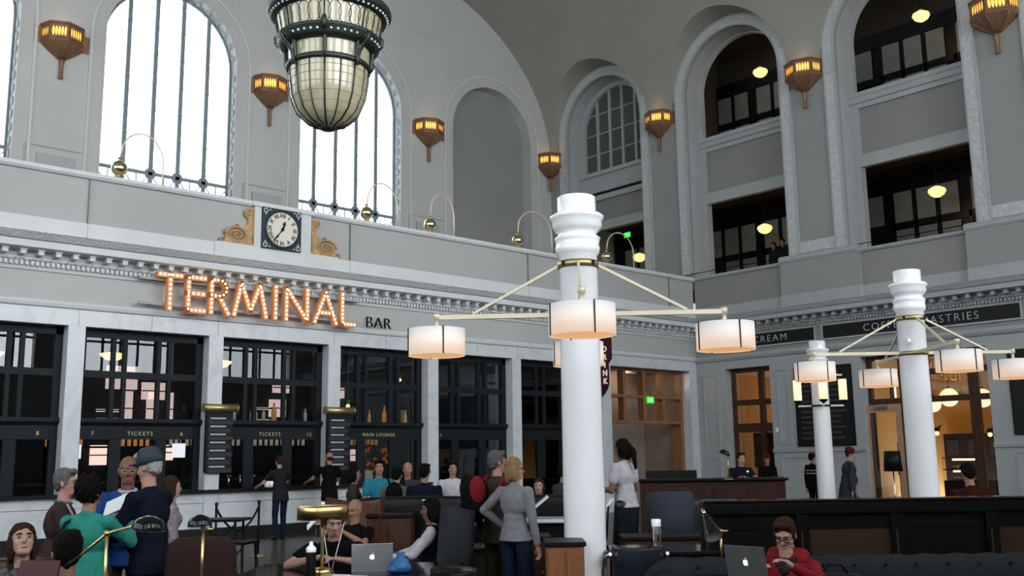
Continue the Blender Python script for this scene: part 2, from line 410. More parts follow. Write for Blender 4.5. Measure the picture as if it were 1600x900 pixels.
# last opening: oak lattice over a plain recess
w = struct('window_13'); a, b = OP[9]; y = YL+.42
nc = 4
for k in range(nc+1):
    x = a+.05+(b-a-.1)*k/nc; MB().box(x-.07, y-.1, 2.65, x+.07, y+.14, ZT).build('lattice_post', woodo, w)
for z in (2.62, 3.42, 4.25): MB().box(a, y-.11, z, b, y+.15, z+.10).build('lattice_rail', woodo, w)
for k in (0, nc): x = a+.08+(b-a-.16)*k/nc; MB().box(x-.08, y-.1, 0, x+.08, y+.3, 2.7).build('lattice_post', woodo, w)
recess = mat('recess_plaster', (.22, .18, .145), .7, noise=.1, nscale=2)
rp = struct('wall_recess'); MB().box(a-.3, y+1.6, 0, b+.3, y+1.7, ZT+.3).build('plaster_wall', recess, rp); MB().box(b, y, 0, b+.06, y+1.7, ZT).build('recess_side', recess, rp)
MB().box(a-.1, y, 0, a, y+1.7, ZT).build('recess_side', recess, rp); MB().box(a, y, ZT, b, y+1.7, ZT+.1).build('recess_ceiling', recess, rp)
ll = bpy.data.lights.new('recess_lamp', 'POINT'); ll.energy = 22; ll.color = (1, .72, .45); ll.shadow_soft_size = .15
lo = bpy.data.objects.new('recess_lamp', ll); COL.objects.link(lo); lo.location = (24.6, y+1.0, 4.1)
# bar room behind the windows
br = struct('wall_bar')
MB().box(XW, 26.2, 0, 22, 26.35, 5.2).build('plaster_wall', darkin, br)
MB().box(XW, YL+.35, 4.75, 22, 26.4, 4.85).build('room_ceiling', mat('bar_ceiling', (.05, .045, .04), .8), br)
MB().box(21.93, YL+.42, 0, 22.05, 26.3, 4.8).build('partition', darkin, br)
MB().box(3.0, YL+.4, 0, 3.1, 26.3, 4.8).build('partition', darkin, br)

# ---------------- right-hand wall
wr = struct('wall_right')
def fR(a, b, t): return (XR+t, a, b)
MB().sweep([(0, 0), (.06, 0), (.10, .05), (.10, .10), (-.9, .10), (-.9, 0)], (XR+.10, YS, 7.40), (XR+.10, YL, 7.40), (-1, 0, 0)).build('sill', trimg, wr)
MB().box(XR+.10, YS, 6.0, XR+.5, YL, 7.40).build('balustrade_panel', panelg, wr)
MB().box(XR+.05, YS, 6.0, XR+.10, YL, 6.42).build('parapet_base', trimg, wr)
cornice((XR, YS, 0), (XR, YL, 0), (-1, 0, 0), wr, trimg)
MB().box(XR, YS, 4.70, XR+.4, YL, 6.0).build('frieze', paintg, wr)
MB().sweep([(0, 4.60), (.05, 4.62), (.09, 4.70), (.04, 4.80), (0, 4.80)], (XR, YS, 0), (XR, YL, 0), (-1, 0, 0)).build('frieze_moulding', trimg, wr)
# upper plane with the arches
hs = [[(c-1.88, 7.50)] + [(c+1.88, 7.50)] + arc(c, SPR, 1.88, 0, PI, 28) for c in CEN]
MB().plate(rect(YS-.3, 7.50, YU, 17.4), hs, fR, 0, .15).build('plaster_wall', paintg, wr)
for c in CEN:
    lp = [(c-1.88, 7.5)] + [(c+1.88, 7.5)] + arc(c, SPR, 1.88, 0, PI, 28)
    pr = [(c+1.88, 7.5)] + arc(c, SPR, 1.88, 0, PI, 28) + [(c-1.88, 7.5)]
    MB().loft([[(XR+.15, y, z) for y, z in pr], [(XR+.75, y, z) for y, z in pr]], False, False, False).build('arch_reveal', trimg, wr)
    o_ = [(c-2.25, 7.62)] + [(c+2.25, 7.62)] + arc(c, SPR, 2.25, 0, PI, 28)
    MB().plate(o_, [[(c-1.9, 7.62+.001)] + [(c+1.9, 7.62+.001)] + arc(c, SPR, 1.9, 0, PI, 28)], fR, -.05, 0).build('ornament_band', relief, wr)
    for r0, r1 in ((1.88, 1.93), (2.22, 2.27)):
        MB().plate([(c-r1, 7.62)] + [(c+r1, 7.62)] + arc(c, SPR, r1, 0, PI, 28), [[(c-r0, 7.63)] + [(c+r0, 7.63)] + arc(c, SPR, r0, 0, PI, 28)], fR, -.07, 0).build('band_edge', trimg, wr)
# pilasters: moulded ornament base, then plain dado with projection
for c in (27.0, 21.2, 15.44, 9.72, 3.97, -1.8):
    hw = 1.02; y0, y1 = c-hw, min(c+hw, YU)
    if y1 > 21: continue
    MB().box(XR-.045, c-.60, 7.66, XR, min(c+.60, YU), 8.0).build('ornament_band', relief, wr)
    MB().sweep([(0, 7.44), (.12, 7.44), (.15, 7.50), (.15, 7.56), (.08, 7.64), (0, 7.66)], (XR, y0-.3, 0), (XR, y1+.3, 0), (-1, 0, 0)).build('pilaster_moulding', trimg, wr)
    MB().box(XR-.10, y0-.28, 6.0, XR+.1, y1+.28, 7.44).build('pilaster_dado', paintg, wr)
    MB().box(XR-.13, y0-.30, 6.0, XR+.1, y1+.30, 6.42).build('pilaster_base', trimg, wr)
# infill of each arch: balustrade of the third floor, spandrel, openings
fI = lambda a, b, t: (XR+.70+t, a, b)
paneg = mat('blind_pane', (.10, .12, .10), .4)
for j, c in enumerate(CEN):
    h = 1.9; iw = 1.70
    if j == 0:
        outer = [(c-h, 10.12)] + [(c+h, 10.12)] + arc(c, SPR, h, 0, PI, 28)
        win = [(c-1.6, 12.42)] + [(c+1.6, 12.42)] + arc(c, 14.0, 1.6, 0, PI, 24)
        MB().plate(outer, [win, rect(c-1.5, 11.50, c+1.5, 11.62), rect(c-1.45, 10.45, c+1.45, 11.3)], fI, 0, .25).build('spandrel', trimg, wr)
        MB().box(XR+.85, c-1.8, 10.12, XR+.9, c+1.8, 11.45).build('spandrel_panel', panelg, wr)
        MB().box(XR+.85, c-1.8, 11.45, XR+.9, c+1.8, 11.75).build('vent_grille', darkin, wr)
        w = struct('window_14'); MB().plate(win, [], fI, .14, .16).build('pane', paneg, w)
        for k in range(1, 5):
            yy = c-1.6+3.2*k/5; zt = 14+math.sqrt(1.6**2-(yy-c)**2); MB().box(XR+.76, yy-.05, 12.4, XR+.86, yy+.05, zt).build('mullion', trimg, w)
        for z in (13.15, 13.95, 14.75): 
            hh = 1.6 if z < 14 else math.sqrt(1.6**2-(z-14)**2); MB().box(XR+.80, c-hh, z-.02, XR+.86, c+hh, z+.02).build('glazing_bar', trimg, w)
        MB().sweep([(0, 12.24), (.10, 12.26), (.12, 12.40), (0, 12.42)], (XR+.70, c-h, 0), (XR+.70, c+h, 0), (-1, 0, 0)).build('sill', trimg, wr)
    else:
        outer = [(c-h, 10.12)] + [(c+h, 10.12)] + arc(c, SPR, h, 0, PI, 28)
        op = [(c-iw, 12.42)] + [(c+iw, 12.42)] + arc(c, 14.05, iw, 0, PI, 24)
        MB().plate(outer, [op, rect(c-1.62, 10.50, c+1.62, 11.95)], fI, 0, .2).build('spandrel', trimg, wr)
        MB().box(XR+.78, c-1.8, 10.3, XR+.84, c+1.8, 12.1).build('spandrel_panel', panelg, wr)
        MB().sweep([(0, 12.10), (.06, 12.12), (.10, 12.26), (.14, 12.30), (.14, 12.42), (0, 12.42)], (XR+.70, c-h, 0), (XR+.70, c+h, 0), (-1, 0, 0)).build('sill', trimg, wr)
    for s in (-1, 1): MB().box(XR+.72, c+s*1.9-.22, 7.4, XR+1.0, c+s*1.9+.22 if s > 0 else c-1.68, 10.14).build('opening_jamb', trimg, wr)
# galleries behind the arches
gw = struct('wall_gallery')
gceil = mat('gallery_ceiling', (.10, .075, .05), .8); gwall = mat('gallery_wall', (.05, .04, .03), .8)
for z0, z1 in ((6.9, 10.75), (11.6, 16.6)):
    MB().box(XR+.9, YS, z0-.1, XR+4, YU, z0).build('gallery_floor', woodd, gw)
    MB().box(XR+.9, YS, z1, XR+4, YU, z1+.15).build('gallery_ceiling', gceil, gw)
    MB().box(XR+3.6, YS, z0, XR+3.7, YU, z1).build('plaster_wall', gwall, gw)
for yy in (21.75, 21.2-5.7*2+4.6):
    pass
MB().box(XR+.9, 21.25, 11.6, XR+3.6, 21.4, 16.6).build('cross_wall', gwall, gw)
part = struct('trim_1')
pane_m = mat('curtained_pane', (.13, .14, .12), .35, noise=.15, nscale=3)
pme = MB().box(-.02, -.29, 0, 0, .29, 1).mesh('pane', pane_m)
for zt in (15.35, 10.35):
    x = XR+3.42
    MB().box(x-.06, YS, zt-.5, x+.06, 26.6, zt).build('top_rail', woodb, part)
    MB().box(x, YS, zt-3.4, x+.1, 26.6, zt).build('partition_panel', woodb, part)
    for z in (zt-1.62,): MB().box(x-.05, YS, z-.1, x+.05, 26.6, z+.1).build('mid_rail', woodb, part)
    yy = 7.0; k = 0
    while yy < 26.4:
        wide = (k % 3 == 0)
        if k % 4 != 2: inst(pme, 'pane', part, (x-.03, yy, zt-2.6), (0,0,0), (1, 1, .85))
        inst(pme, 'pane', part, (x-.03, yy, zt-1.5), (0,0,0), (1, 1, .98))
        MB().box(x-.05, yy+.31, zt-3.4, x+.05, yy+.41, zt-.4).build('stile', woodb, part)
        yy += .74 + (.22 if wide else 0); k += 1
# lower shopfront: openings, pilasters, panelled piers
ROP = [(17.40, 19.05), (10.82, 14.35), (4.9, 8.4)]
hs = [rect(a, 0.0, b, ZT) for a, b in ROP]
poly = [(YS, 0)] + [(YS, 4.72), (YL+.4, 4.72), (YL+.4, 0)]
pts = []
prevb = YS
for a, b in sorted(ROP):
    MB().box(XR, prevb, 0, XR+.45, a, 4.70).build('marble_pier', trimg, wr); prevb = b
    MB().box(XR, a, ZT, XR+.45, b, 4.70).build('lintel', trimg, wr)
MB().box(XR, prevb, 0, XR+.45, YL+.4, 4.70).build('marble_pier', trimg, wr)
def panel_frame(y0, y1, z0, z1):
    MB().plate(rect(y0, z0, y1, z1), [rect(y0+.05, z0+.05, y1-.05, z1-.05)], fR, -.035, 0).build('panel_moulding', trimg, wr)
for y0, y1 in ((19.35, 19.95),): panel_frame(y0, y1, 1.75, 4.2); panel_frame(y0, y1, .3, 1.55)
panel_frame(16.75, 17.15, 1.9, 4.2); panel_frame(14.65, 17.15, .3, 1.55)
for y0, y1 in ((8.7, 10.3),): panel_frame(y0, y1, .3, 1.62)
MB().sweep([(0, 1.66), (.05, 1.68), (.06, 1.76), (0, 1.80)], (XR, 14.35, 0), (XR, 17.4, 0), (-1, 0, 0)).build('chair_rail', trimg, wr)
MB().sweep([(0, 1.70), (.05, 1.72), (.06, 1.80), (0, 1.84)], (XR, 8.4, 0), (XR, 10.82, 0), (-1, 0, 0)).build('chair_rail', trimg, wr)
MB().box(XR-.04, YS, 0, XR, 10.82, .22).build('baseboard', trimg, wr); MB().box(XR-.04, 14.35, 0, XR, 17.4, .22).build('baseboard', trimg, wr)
# black fascia signs
signb = mat('sign_black', (.008, .009, .010), .45); sil = mat('silver_lettering', (.42, .43, .42), .5)
for y0, y1, txt, ty, tw in ((9.84, 15.46, 'COFFEE & PASTRIES', 14.18, 3.28), (15.75, 19.6, 'ICE CREAM', 18.66, 1.95)):
    t = T('fascia_sign', 'long black fascia sign reading %s above the shop openings' % txt, 'sign', (XR-.03, .5*(y0+y1), 4.98))
    hw = (y1-y0)/2; MB().box(0, -hw, 0, .03, hw, .38).build('board', signb, t)
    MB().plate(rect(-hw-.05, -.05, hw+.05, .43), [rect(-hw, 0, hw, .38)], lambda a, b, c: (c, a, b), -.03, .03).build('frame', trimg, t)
    me = text_mesh(txt, .30, .006, sil, 'LEFT', bold=-.004, spacing=1.25); wd_ = max(v.co.x for v in me.vertices); o = inst(me, 'lettering', t, (-.01, ty-.5*(y0+y1), .095), (R(90), 0, R(-90)), (tw/wd_, 1, 1))
# rear and left-hand walls of the hall, behind the photographer
rw = struct('wall_rear'); hs = [archloop(c, 2.0, 5.6, 13.5, 12) for c in (-7.4, -1.2, 5.0, 11.15, 17.3, 23.5)]
MB().plate(rect(XW-.5, 0, 27, 20), hs, lambda a, b, t: (a, YS-t, b), 0, .4).build('plaster_wall', paint, rw)
for c in (-7.4, -1.2, 5.0, 11.15, 17.3, 23.5):
    m = MB()
    for k in range(1, 5): x = c-2+.8*k; m.box(x-.05, YS-.32, 5.6, x+.05, YS-.25, 13.5+math.sqrt(4-(x-c)**2))
    m.box(c-2, YS-.32, 7.0, c+2, YS-.25, 7.1); m.build('mullions', frame_m, rw)
lw = struct('wall_side'); hs = [archloop(c, 2.0, 5.6, 13.5, 12) for c in (1, 7, 13, 19)]
MB().plate(rect(YS-.5, 0, YU+.5, 20), hs, lambda a, b, t: (XW-t, a, b), 0, .4).build('plaster_wall', paint, lw)
# ================================================================ BAR INTERIOR
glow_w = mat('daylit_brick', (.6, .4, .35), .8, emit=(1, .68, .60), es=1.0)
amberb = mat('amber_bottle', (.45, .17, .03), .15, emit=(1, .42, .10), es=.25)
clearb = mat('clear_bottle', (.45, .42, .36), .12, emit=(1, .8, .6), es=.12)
warmb = mat('warm_bulb', (1, .7, .4), .5, emit=(1, .58, .22), es=2.4)
w = struct('window_15')      # far windows of the bar room: sunlit brick seen between the shelves
for x0, x1, z0, z1 in ((9.4, 10.2, 3.55, 4.15), (10.35, 11.0, 3.3, 3.75), (8.5, 8.8, 2.7, 3.4), (9.9, 10.1, 2.6, 3.5), (10.5, 10.7, 2.6, 3.5), (11.0, 11.2, 2.6, 3.5), (14.2, 14.7, 3.6, 3.9), (14.1, 14.6, 2.9, 3.4), (15.9, 16.6, 3.5, 4.0), (15.8, 16.4, 2.7, 3.3), (10.9, 11.25, 1.7, 2.1), (9.1, 9.5, 1.6, 2.1), (16.9, 17.3, 1.6, 1.95), (8.9, 11.3, 3.86, 3.93), (9.2, 9.4, 2.95, 3.02), (9.55, 9.85, 2.95, 3.02), (9.2, 9.8, 2.72, 2.79), (13.6, 14.15, 3.1, 3.16), (13.6, 14.1, 2.75, 2.82)):
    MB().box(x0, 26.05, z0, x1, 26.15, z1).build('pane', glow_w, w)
    MB().box(x0-.03, 26.0, .5*(z0+z1)-.015, x1+.03, 26.05, .5*(z0+z1)+.015).build('glazing_bar', steel, w)
def bottle_mesh(m, h=.3, r=.04): return MB().lathe([(0, 0), (r, 0), (r, h*.6), (r*.4, h*.75), (r*.38, h), (0, h)], n=10).mesh('bottle', m)
bA, bB = bottle_mesh(amberb), bottle_mesh(clearb); bC = bottle_mesh(amberb, .42, .06)
sh = T('back_bar_shelf', 'dark shelf unit behind the ticket windows holding rows of amber bottles', 'shelf', (8, 22.6, 0))
MB().box(-4.0, 0, 1.98, 8.0, .25, 2.02).build('shelf_board', steel, sh); MB().box(-4.0, 0, 1.2, 8.0, .25, 1.24).build('shelf_board', steel, sh)
for k in range(9): MB().box(-4+1.5*k-.02, 0, 0, -4+1.5*k+.02, .25, 2.4).build('upright', steel, sh)
def bottles(xs, y, z, me, label, grp, top=None):
    for x in xs:
        o = inst(me, 'bottle', None, (x, y, z), (0, 0, random.random()), (1, 1, random.uniform(.8, 1.1))); tag(o, label, 'bottle', grp)
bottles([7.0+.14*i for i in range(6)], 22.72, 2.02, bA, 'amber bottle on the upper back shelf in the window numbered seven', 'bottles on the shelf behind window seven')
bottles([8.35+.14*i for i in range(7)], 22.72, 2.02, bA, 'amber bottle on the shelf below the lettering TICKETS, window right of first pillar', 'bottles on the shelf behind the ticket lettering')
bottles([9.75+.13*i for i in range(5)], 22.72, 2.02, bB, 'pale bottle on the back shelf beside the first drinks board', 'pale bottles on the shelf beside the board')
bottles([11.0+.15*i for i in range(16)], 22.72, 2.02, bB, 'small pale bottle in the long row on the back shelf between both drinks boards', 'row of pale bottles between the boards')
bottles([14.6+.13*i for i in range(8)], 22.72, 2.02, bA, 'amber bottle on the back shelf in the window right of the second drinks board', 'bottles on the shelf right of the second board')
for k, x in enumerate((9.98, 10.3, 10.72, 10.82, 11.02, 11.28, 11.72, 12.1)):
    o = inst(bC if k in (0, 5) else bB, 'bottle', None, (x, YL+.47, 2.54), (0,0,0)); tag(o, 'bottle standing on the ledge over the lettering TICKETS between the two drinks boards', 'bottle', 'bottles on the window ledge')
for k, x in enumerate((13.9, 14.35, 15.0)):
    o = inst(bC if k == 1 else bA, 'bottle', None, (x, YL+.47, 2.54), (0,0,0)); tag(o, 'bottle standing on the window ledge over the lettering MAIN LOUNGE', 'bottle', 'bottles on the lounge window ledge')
m = MB()
for x in (13.9, 14.3): m.box(x, YL+.42, 2.54, x+.25, YL+.6, 3.1)
for x, y, z, h in ((5.8, 23, 3.9, .3), (8.55, 23.4, 4.05, .3), (10.95, 22.8, 3.95, .28), (11.5, 24.5, 3.75, .2), (10.45, 22.0, 3.0, .2), (14.1, 23.0, 3.95, .25), (14.0, 21.8, 3.0, .2), (17.2, 24.0, 3.95, .2)):
    t = T('bar_pendant', {5.8: 'lit amber ceiling lamp behind the far left window', 8.55: 'wide lit ceiling lamp in the window above TICKETS beside first pillar', 10.95: 'lit ceiling lamp highest in the window between the two drinks boards', 11.5: 'small twin ceiling lamp low behind the middle window', 10.45: 'single bare bulb hanging just right of the first drinks board', 14.1: 'small lit bulb at the top of the window right of the second board', 14.0: 'single bare bulb hanging just right of the second drinks board', 17.2: 'small lit bulb at the top of the window right of the drum lamp'}[x], 'lamp', (x, y, z))
    MB().cyl((0, 0, .1), (0, 0, 4.75-z), .012, n=6).build('rod', brassd, t)
    if h > .22: MB().lathe([(.0, -.05), (h*.5, -.02), (h*.95, .08), (h, .12), (.02, .16)], n=16).build('glass_bowl', warmb, t)
    else: MB().ell((0, 0, 0), .055, 10, 8).build('bulb', warmb, t); 
    MB().lathe([(.03, .05), (.05, .08), (.05, .14), (.0, .16)], n=10).build('socket', brassd, t)
# orange flowers and screens glimpsed in the bar
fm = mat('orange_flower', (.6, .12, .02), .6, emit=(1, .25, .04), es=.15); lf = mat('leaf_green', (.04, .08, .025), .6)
t = T('flower_arrangement', 'big arrangement of orange blossom and greenery behind the MAIN LOUNGE window', 'flowers', (14.5, 21.6, 1.06))
MB().lathe([(0, 0), (.1, 0), (.14, .15), (.09, .3), (0, .3)], n=12).build('vase', clearb, t)
for k in range(34):
    a, r, z = random.uniform(0, 2*PI), random.uniform(0, .5), random.uniform(.25, .95)
    m = MB().ell((r*math.cos(a)*1.2, r*math.sin(a)*.5, z), random.uniform(.04, .07), 7, 5)
    m.build('blossom' if k % 2 else 'leaf_cluster', fm if k % 2 else lf, t)
for x, z, s in ((9.62, 1.75, .3), (7.4, 1.75, .18), (13.75, 1.72, .3)):
    o = MB().box(x, 22.3, z, x+s, 22.34, z+.32 if s > .2 else z+.3).build('screen', mat('lit_screen', (.6, .65, .7), .4, emit=(.85, .9, 1), es=.9)); tag(o, {9.62: 'small white lit screen just left of the first drinks board', 7.4: 'narrow lit screen behind window seven', 13.75: 'small white lit screen just right of the second drinks board'}[x], 'screen')
# beer taps and glasses on the counter
for k, x in enumerate((9.95+.28*i for i in range(4))):
    t = T('beer_tap', 'chrome beer tap on the counter right of the first drinks board', 'tap', (x, YL+.5, ZCN), 0, 'beer taps on the bar counter')
    MB().cyl((0, 0, 0), (0, 0, .3), .025).build('column', chrome, t); MB().cyl((0, -.12, .26), (0, .02, .28), .015, n=8).build('spout', chrome, t)
    MB().lathe([(.0, .3), (.02, .3), (.03, .42), (.02, .48), (0, .48)], n=10).build('handle', blackm, t)
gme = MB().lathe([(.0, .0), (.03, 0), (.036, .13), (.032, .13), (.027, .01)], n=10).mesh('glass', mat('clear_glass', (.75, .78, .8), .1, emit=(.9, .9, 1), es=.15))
for k in range(6):
    o = inst(gme, 'drinking_glass', None, (11.15+.09*(k % 4), YL+.42+.09*(k//4), ZCN)); tag(o, 'clear upturned glass on the bar counter beside the taps', 'glass', 'glasses on the bar counter')

# drinks boards with split rows and a scroll of brass on two pillars
for bx, lb in ((9.36, 'tall dark drinks board of narrow rows under a brass roll, left one of two'), (12.34, 'tall dark drinks board of narrow rows under a brass roll, nearer the sign letters BAR')):
    t = T('drinks_board', lb, 'board', (bx, YL-.03, 1.42))
    MB().box(.02, -.08, 0, .62, .0, 1.28).build('backing', steel, t)
    wm = mat('row_white', (.30, .32, .34), .5)
    for k in range(7):
        z = 1.12-.17*k; MB().box(.10, -.11, z, .45, -.08, z+.035).build('row_strip', wm, t)
        MB().box(.06, -.10, z-.11, .62-.06*(k % 2), -.08, z-.025).build('row_slat', mat('slat_dark', (.03, .035, .04), .5), t)
    MB().cyl((-.06, -.10, 1.36), (.70, -.10, 1.36), .085, n=20).build('brass_roll', brassd, t)
    for q in (-.06, .70): MB().cyl((q-.01, -.10, 1.36), (q+.01, -.10, 1.36), .10, n=20).build('end_cap', brassd, t)

# ================================================================ COFFEE SHOP BEHIND THE RIGHT-HAND OPENINGS
sw = struct('wall_shop')
warmw = mat('ochre_wall', (.62, .34, .10), .7); shopd = mat('shop_dark', (.03, .02, .015), .7)
MB().box(33.5, 4, 0, 33.6, 20.2, 5.2).build('ochre_wall', warmw, sw); MB().box(XR+.45, 19.9, 0, 33.6, 20.1, 5.2).build('ochre_wall', warmw, sw)
MB().box(XR+.45, 4, 0, 33.6, 4.1, 5.2).build('ochre_wall', warmw, sw); MB().box(XR+.45, 4, 4.75, 33.6, 20.2, 4.85).build('shop_ceiling', mat('shop_ceiling', (.30, .17, .07), .7), sw)
MB().box(XR+.5, 16.3, 0, 33.5, 16.4, 4.8).build('ochre_wall', warmw, sw)
for x, y, z, e in ((29.5, 12.5, 4.0, 34), (31.5, 9.5, 3.9, 26), (29.5, 18.2, 3.9, 12)):
    l = bpy.data.lights.new('shop_lamp', 'POINT'); l.energy = e; l.color = (1, .62, .28); l.shadow_soft_size = .25; o = bpy.data.objects.new('shop_lamp', l); COL.objects.link(o); o.location = (x, y, z)
def shopframe(n, y0, y1, posts, rails):
    w = struct('door_%d' % n); x = XR+.30
    for y, a in posts: MB().box(x, y-a, 0, x+.12, y+a, ZT).build('post', woodd, w)
    for z, h in rails: MB().box(x-.01, y0, z-h, x+.11, y1, z+h).build('rail', woodd, w)
    return w
d1 = shopframe(1, 17.40, 19.05, ((19.0, .06), (17.95, .09), (17.45, .06)), ((ZT-.06, .07), (3.25, .09), (2.45, .14)))
MB().box(XR+.35, 17.4, .2, XR+.36, 19.0, ZT).build('pane', glass, d1)
for z0, z1, y0, y1 in ((3.75, 4.12, 17.50, 17.80), (2.75, 3.15, 17.62, 17.76), (3.3, 3.55, 17.60, 17.80)): MB().box(XR+.8, y0, z0, XR+.85, y1, z1).build('lit_window', mat('lit_window', (.8, .8, .75), .6, emit=(1, .97, .9), es=1.2), d1)
MB().box(XR+.7, 17.45, 1.2, XR+.9, 18.6, 2.3).build('dark_screen', shopd, d1)
d2 = shopframe(2, 10.82, 14.35, ((14.29, .07), (13.3, .10), (11.35, .13), (10.88, .06)), ((ZT-.05, .07), (3.80, .08), (3.05, .08)))
MB().box(XR+.35, 10.9, 3.1, XR+.36, 14.3, ZT-.1).build('pane', glass, d2)
for y in (14.05, 13.72): MB().box(XR+1.2, y-.09, 3.1, XR+1.22, y+.09, 3.75).build('lit_pane', mat('lit_pane', (.8, .75, .75), .6, emit=(1, .9, .88), es=1.0), d2)
MB().box(XR+.28, 13.62, 3.1, XR+.42, 13.68+.0, 3.8).build('post', woodd, d2)
oakl = mat('light_oak', (.36, .21, .13), .5, noise=.2, nscale=3, kind='wood')
t = struct('door_3')     # light oak leaf standing open
fD = lambda a, b, c: (XR+.16+c, a, b)
MB().plate(rect(13.35, .05, 14.45, 2.95), [rect(13.50, .35, 14.28, 2.74)], fD, 0, .06).build('door_leaf', oakl, t)
MB().box(XR+.18, 13.50, .35, XR+.20, 14.28, 2.74).build('pane', glass, t); MB().box(XR+.08, 13.7, 2.84, XR+.16, 14.1, 2.93).build('door_closer', chrome, t)
MB().cyl((XR+.08, 13.5, 1.0), (XR+.08, 13.5, 1.5), .015, n=8).build('door_handle', brassd, t)
MB().box(XR+1.0, 13.3, .1, XR+1.1, 13.95, 1.9).build('dark_screen', shopd, d2)
globem = mat('paper_globe', (.9, .8, .6), .6, emit=(1, .76, .42), es=1.15)
for (px, py, xx, r), lb in zip(((1458, 632, 31.0, .24), (1483, 621, 29.5, .27), (1535, 622, 29.5, .27)), ('round paper globe lamp partly behind the middle white column', 'largest round paper globe lamp right of the middle white column', 'round paper globe lamp at the right post of the shop opening')):
    p = at(px, py, X=xx); t = T('globe_lamp', lb, 'lamp', p); MB().ell((0,0,0), r, 20, 14).build('shade', globem, t); MB().cyl((0,0,r), (0,0,4.75-p.z), .008, n=6).build('cord', blackm, t); MB().cyl((0,0,r-.01), (0,0,r+.06), .05, n=10).build('cap', blackm, t)
for (px, py), lb in zip(((1464, 677), (1547, 679)), ('bare bulb wall light right beside the middle white column', 'bare bulb wall light near the right post of the shop opening')):
    p = at(px, py, X=32.8); t = T('wall_light', lb, 'lamp', p); MB().ell((0,0,0), .07, 10, 8).build('bulb', warmb, t); MB().cyl((0,0,.06), (.3,0,.25), .03, n=8).build('bracket', blackm, t); MB().lathe([(.03, .06), (.12, .1), (.03, .2), (0, .2)], n=12).build('hood', blackm, t)
tube_m = mat('case_light', (1, .85, .6), .5, emit=(1, .80, .45), es=3.)
pastry = mat('pastry', (.5, .26, .08), .7)
for y0, y1, lb in ((12.35, 13.6, 'glazed pastry case with two lit shelves beside the middle white column'), (10.2, 12.1, 'glazed pastry case with two lit shelves behind the right post')):
    t = T('display_case', lb, 'display case', (29.5, .5*(y0+y1), 0)); hw = (y1-y0)/2
    MB().box(0, -hw, 0, .8, hw, .75).build('base', shopd, t)
    for z in (.75, 1.08, 1.42): MB().box(0, -hw, z, .7, hw, z+.03).build('shelf', shopd, t)
    for z in (1.06, 1.40): MB().box(.0, -hw+.3, z-.04, .05, hw-.3, z+.01).build('strip_light', tube_m, t)
    MB().box(-.02, -hw, .75, -.01, hw, 1.45).build('glass_front', glass, t)
    for k in range(7):
        for z in (.79, 1.12): MB().ell((.3, -hw+.2+k*(2*hw-.4)/6, z+.05), (.08, .07, .05), 8, 6).build('pastry', pastry, t)
t = T('shop_shelves', 'dark wall shelving with pictures behind the coffee counter', 'shelf', (33.2, 12, 0)); 
MB().box(0, -3.2, 0, .25, 3.2, 2.2).build('cabinet', shopd, t); MB().box(.1, .3, 2.3, .2, 1.5, 3.2).build('picture', woodd, t)
for k in range(9): MB().box(-.02, -2.9+k*.7, 1.5, 0, -2.5+k*.7, 2.0).build('box', mat('carton', (.05, .045, .04), .6), t)
# chalk menu boards on the piers
cw = mat('menu_lettering', (.16, .165, .165), .6)
for y0, y1, z0, z1, lines, lb in ((14.68, 16.50, 1.86, 4.15, None, 'tall black menu board with faint lettering behind the far small column'), (7.0, 10.25, 2.05, 4.15, ('HAND BREWED COFFEE', 'FRENCH PRESS', 'EXOTIC TEAS', 'BAKED FRESH', 'COLD PRESSED', '', '', '', 'SEASONAL SPECIALS', 'LOCAL PASTRIES'), 'black menu board listing drinks at the right edge under a drum lamp')):
    t = T('menu_board', lb, 'sign', (XR-.04, .5*(y0+y1), z0)); hw = (y1-y0)/2; H = z1-z0
    MB().box(0, -hw, 0, .04, hw, H).build('board', signb, t); MB().plate(rect(-hw-.03, -.03, hw+.03, H+.03), [rect(-hw, 0, hw, H)], lambda a, b, c: (c, a, b), -.01, .04).build('frame', blackm, t)
    if lines:
        for k, s in enumerate(lines):
            if s: inst(text_mesh(s, .11 if k < 8 else .09, .003, cw, 'LEFT', spacing=1.15), 'lettering', t, (-.004, hw-.32, H-.42-.165*k), (R(90), 0, R(-90)))
    else:
        m = MB()
        for k in range(13):
            if k in (6,): continue
            for a0, a1 in ((hw-.15, hw-.15-random.uniform(.3, .5)), (-.05, -.05-random.uniform(.35, .65))):
                a = a0
                while a > a1: ww = random.uniform(.03, .05); m.box(-.004, a-ww, H-.25-k*.155, 0, a, H-.19-k*.155); a -= ww+.02
        m.build('lettering', mat('faint_lettering', (.075, .08, .08), .6), t, 'stuff')
o = MB().box(XR-.05, 17.2, 2.28, XR, 17.27, 2.42).build('wall_switch', enamel); tag(o, 'small white switch plate on the pier left of the tall menu board', 'switch')
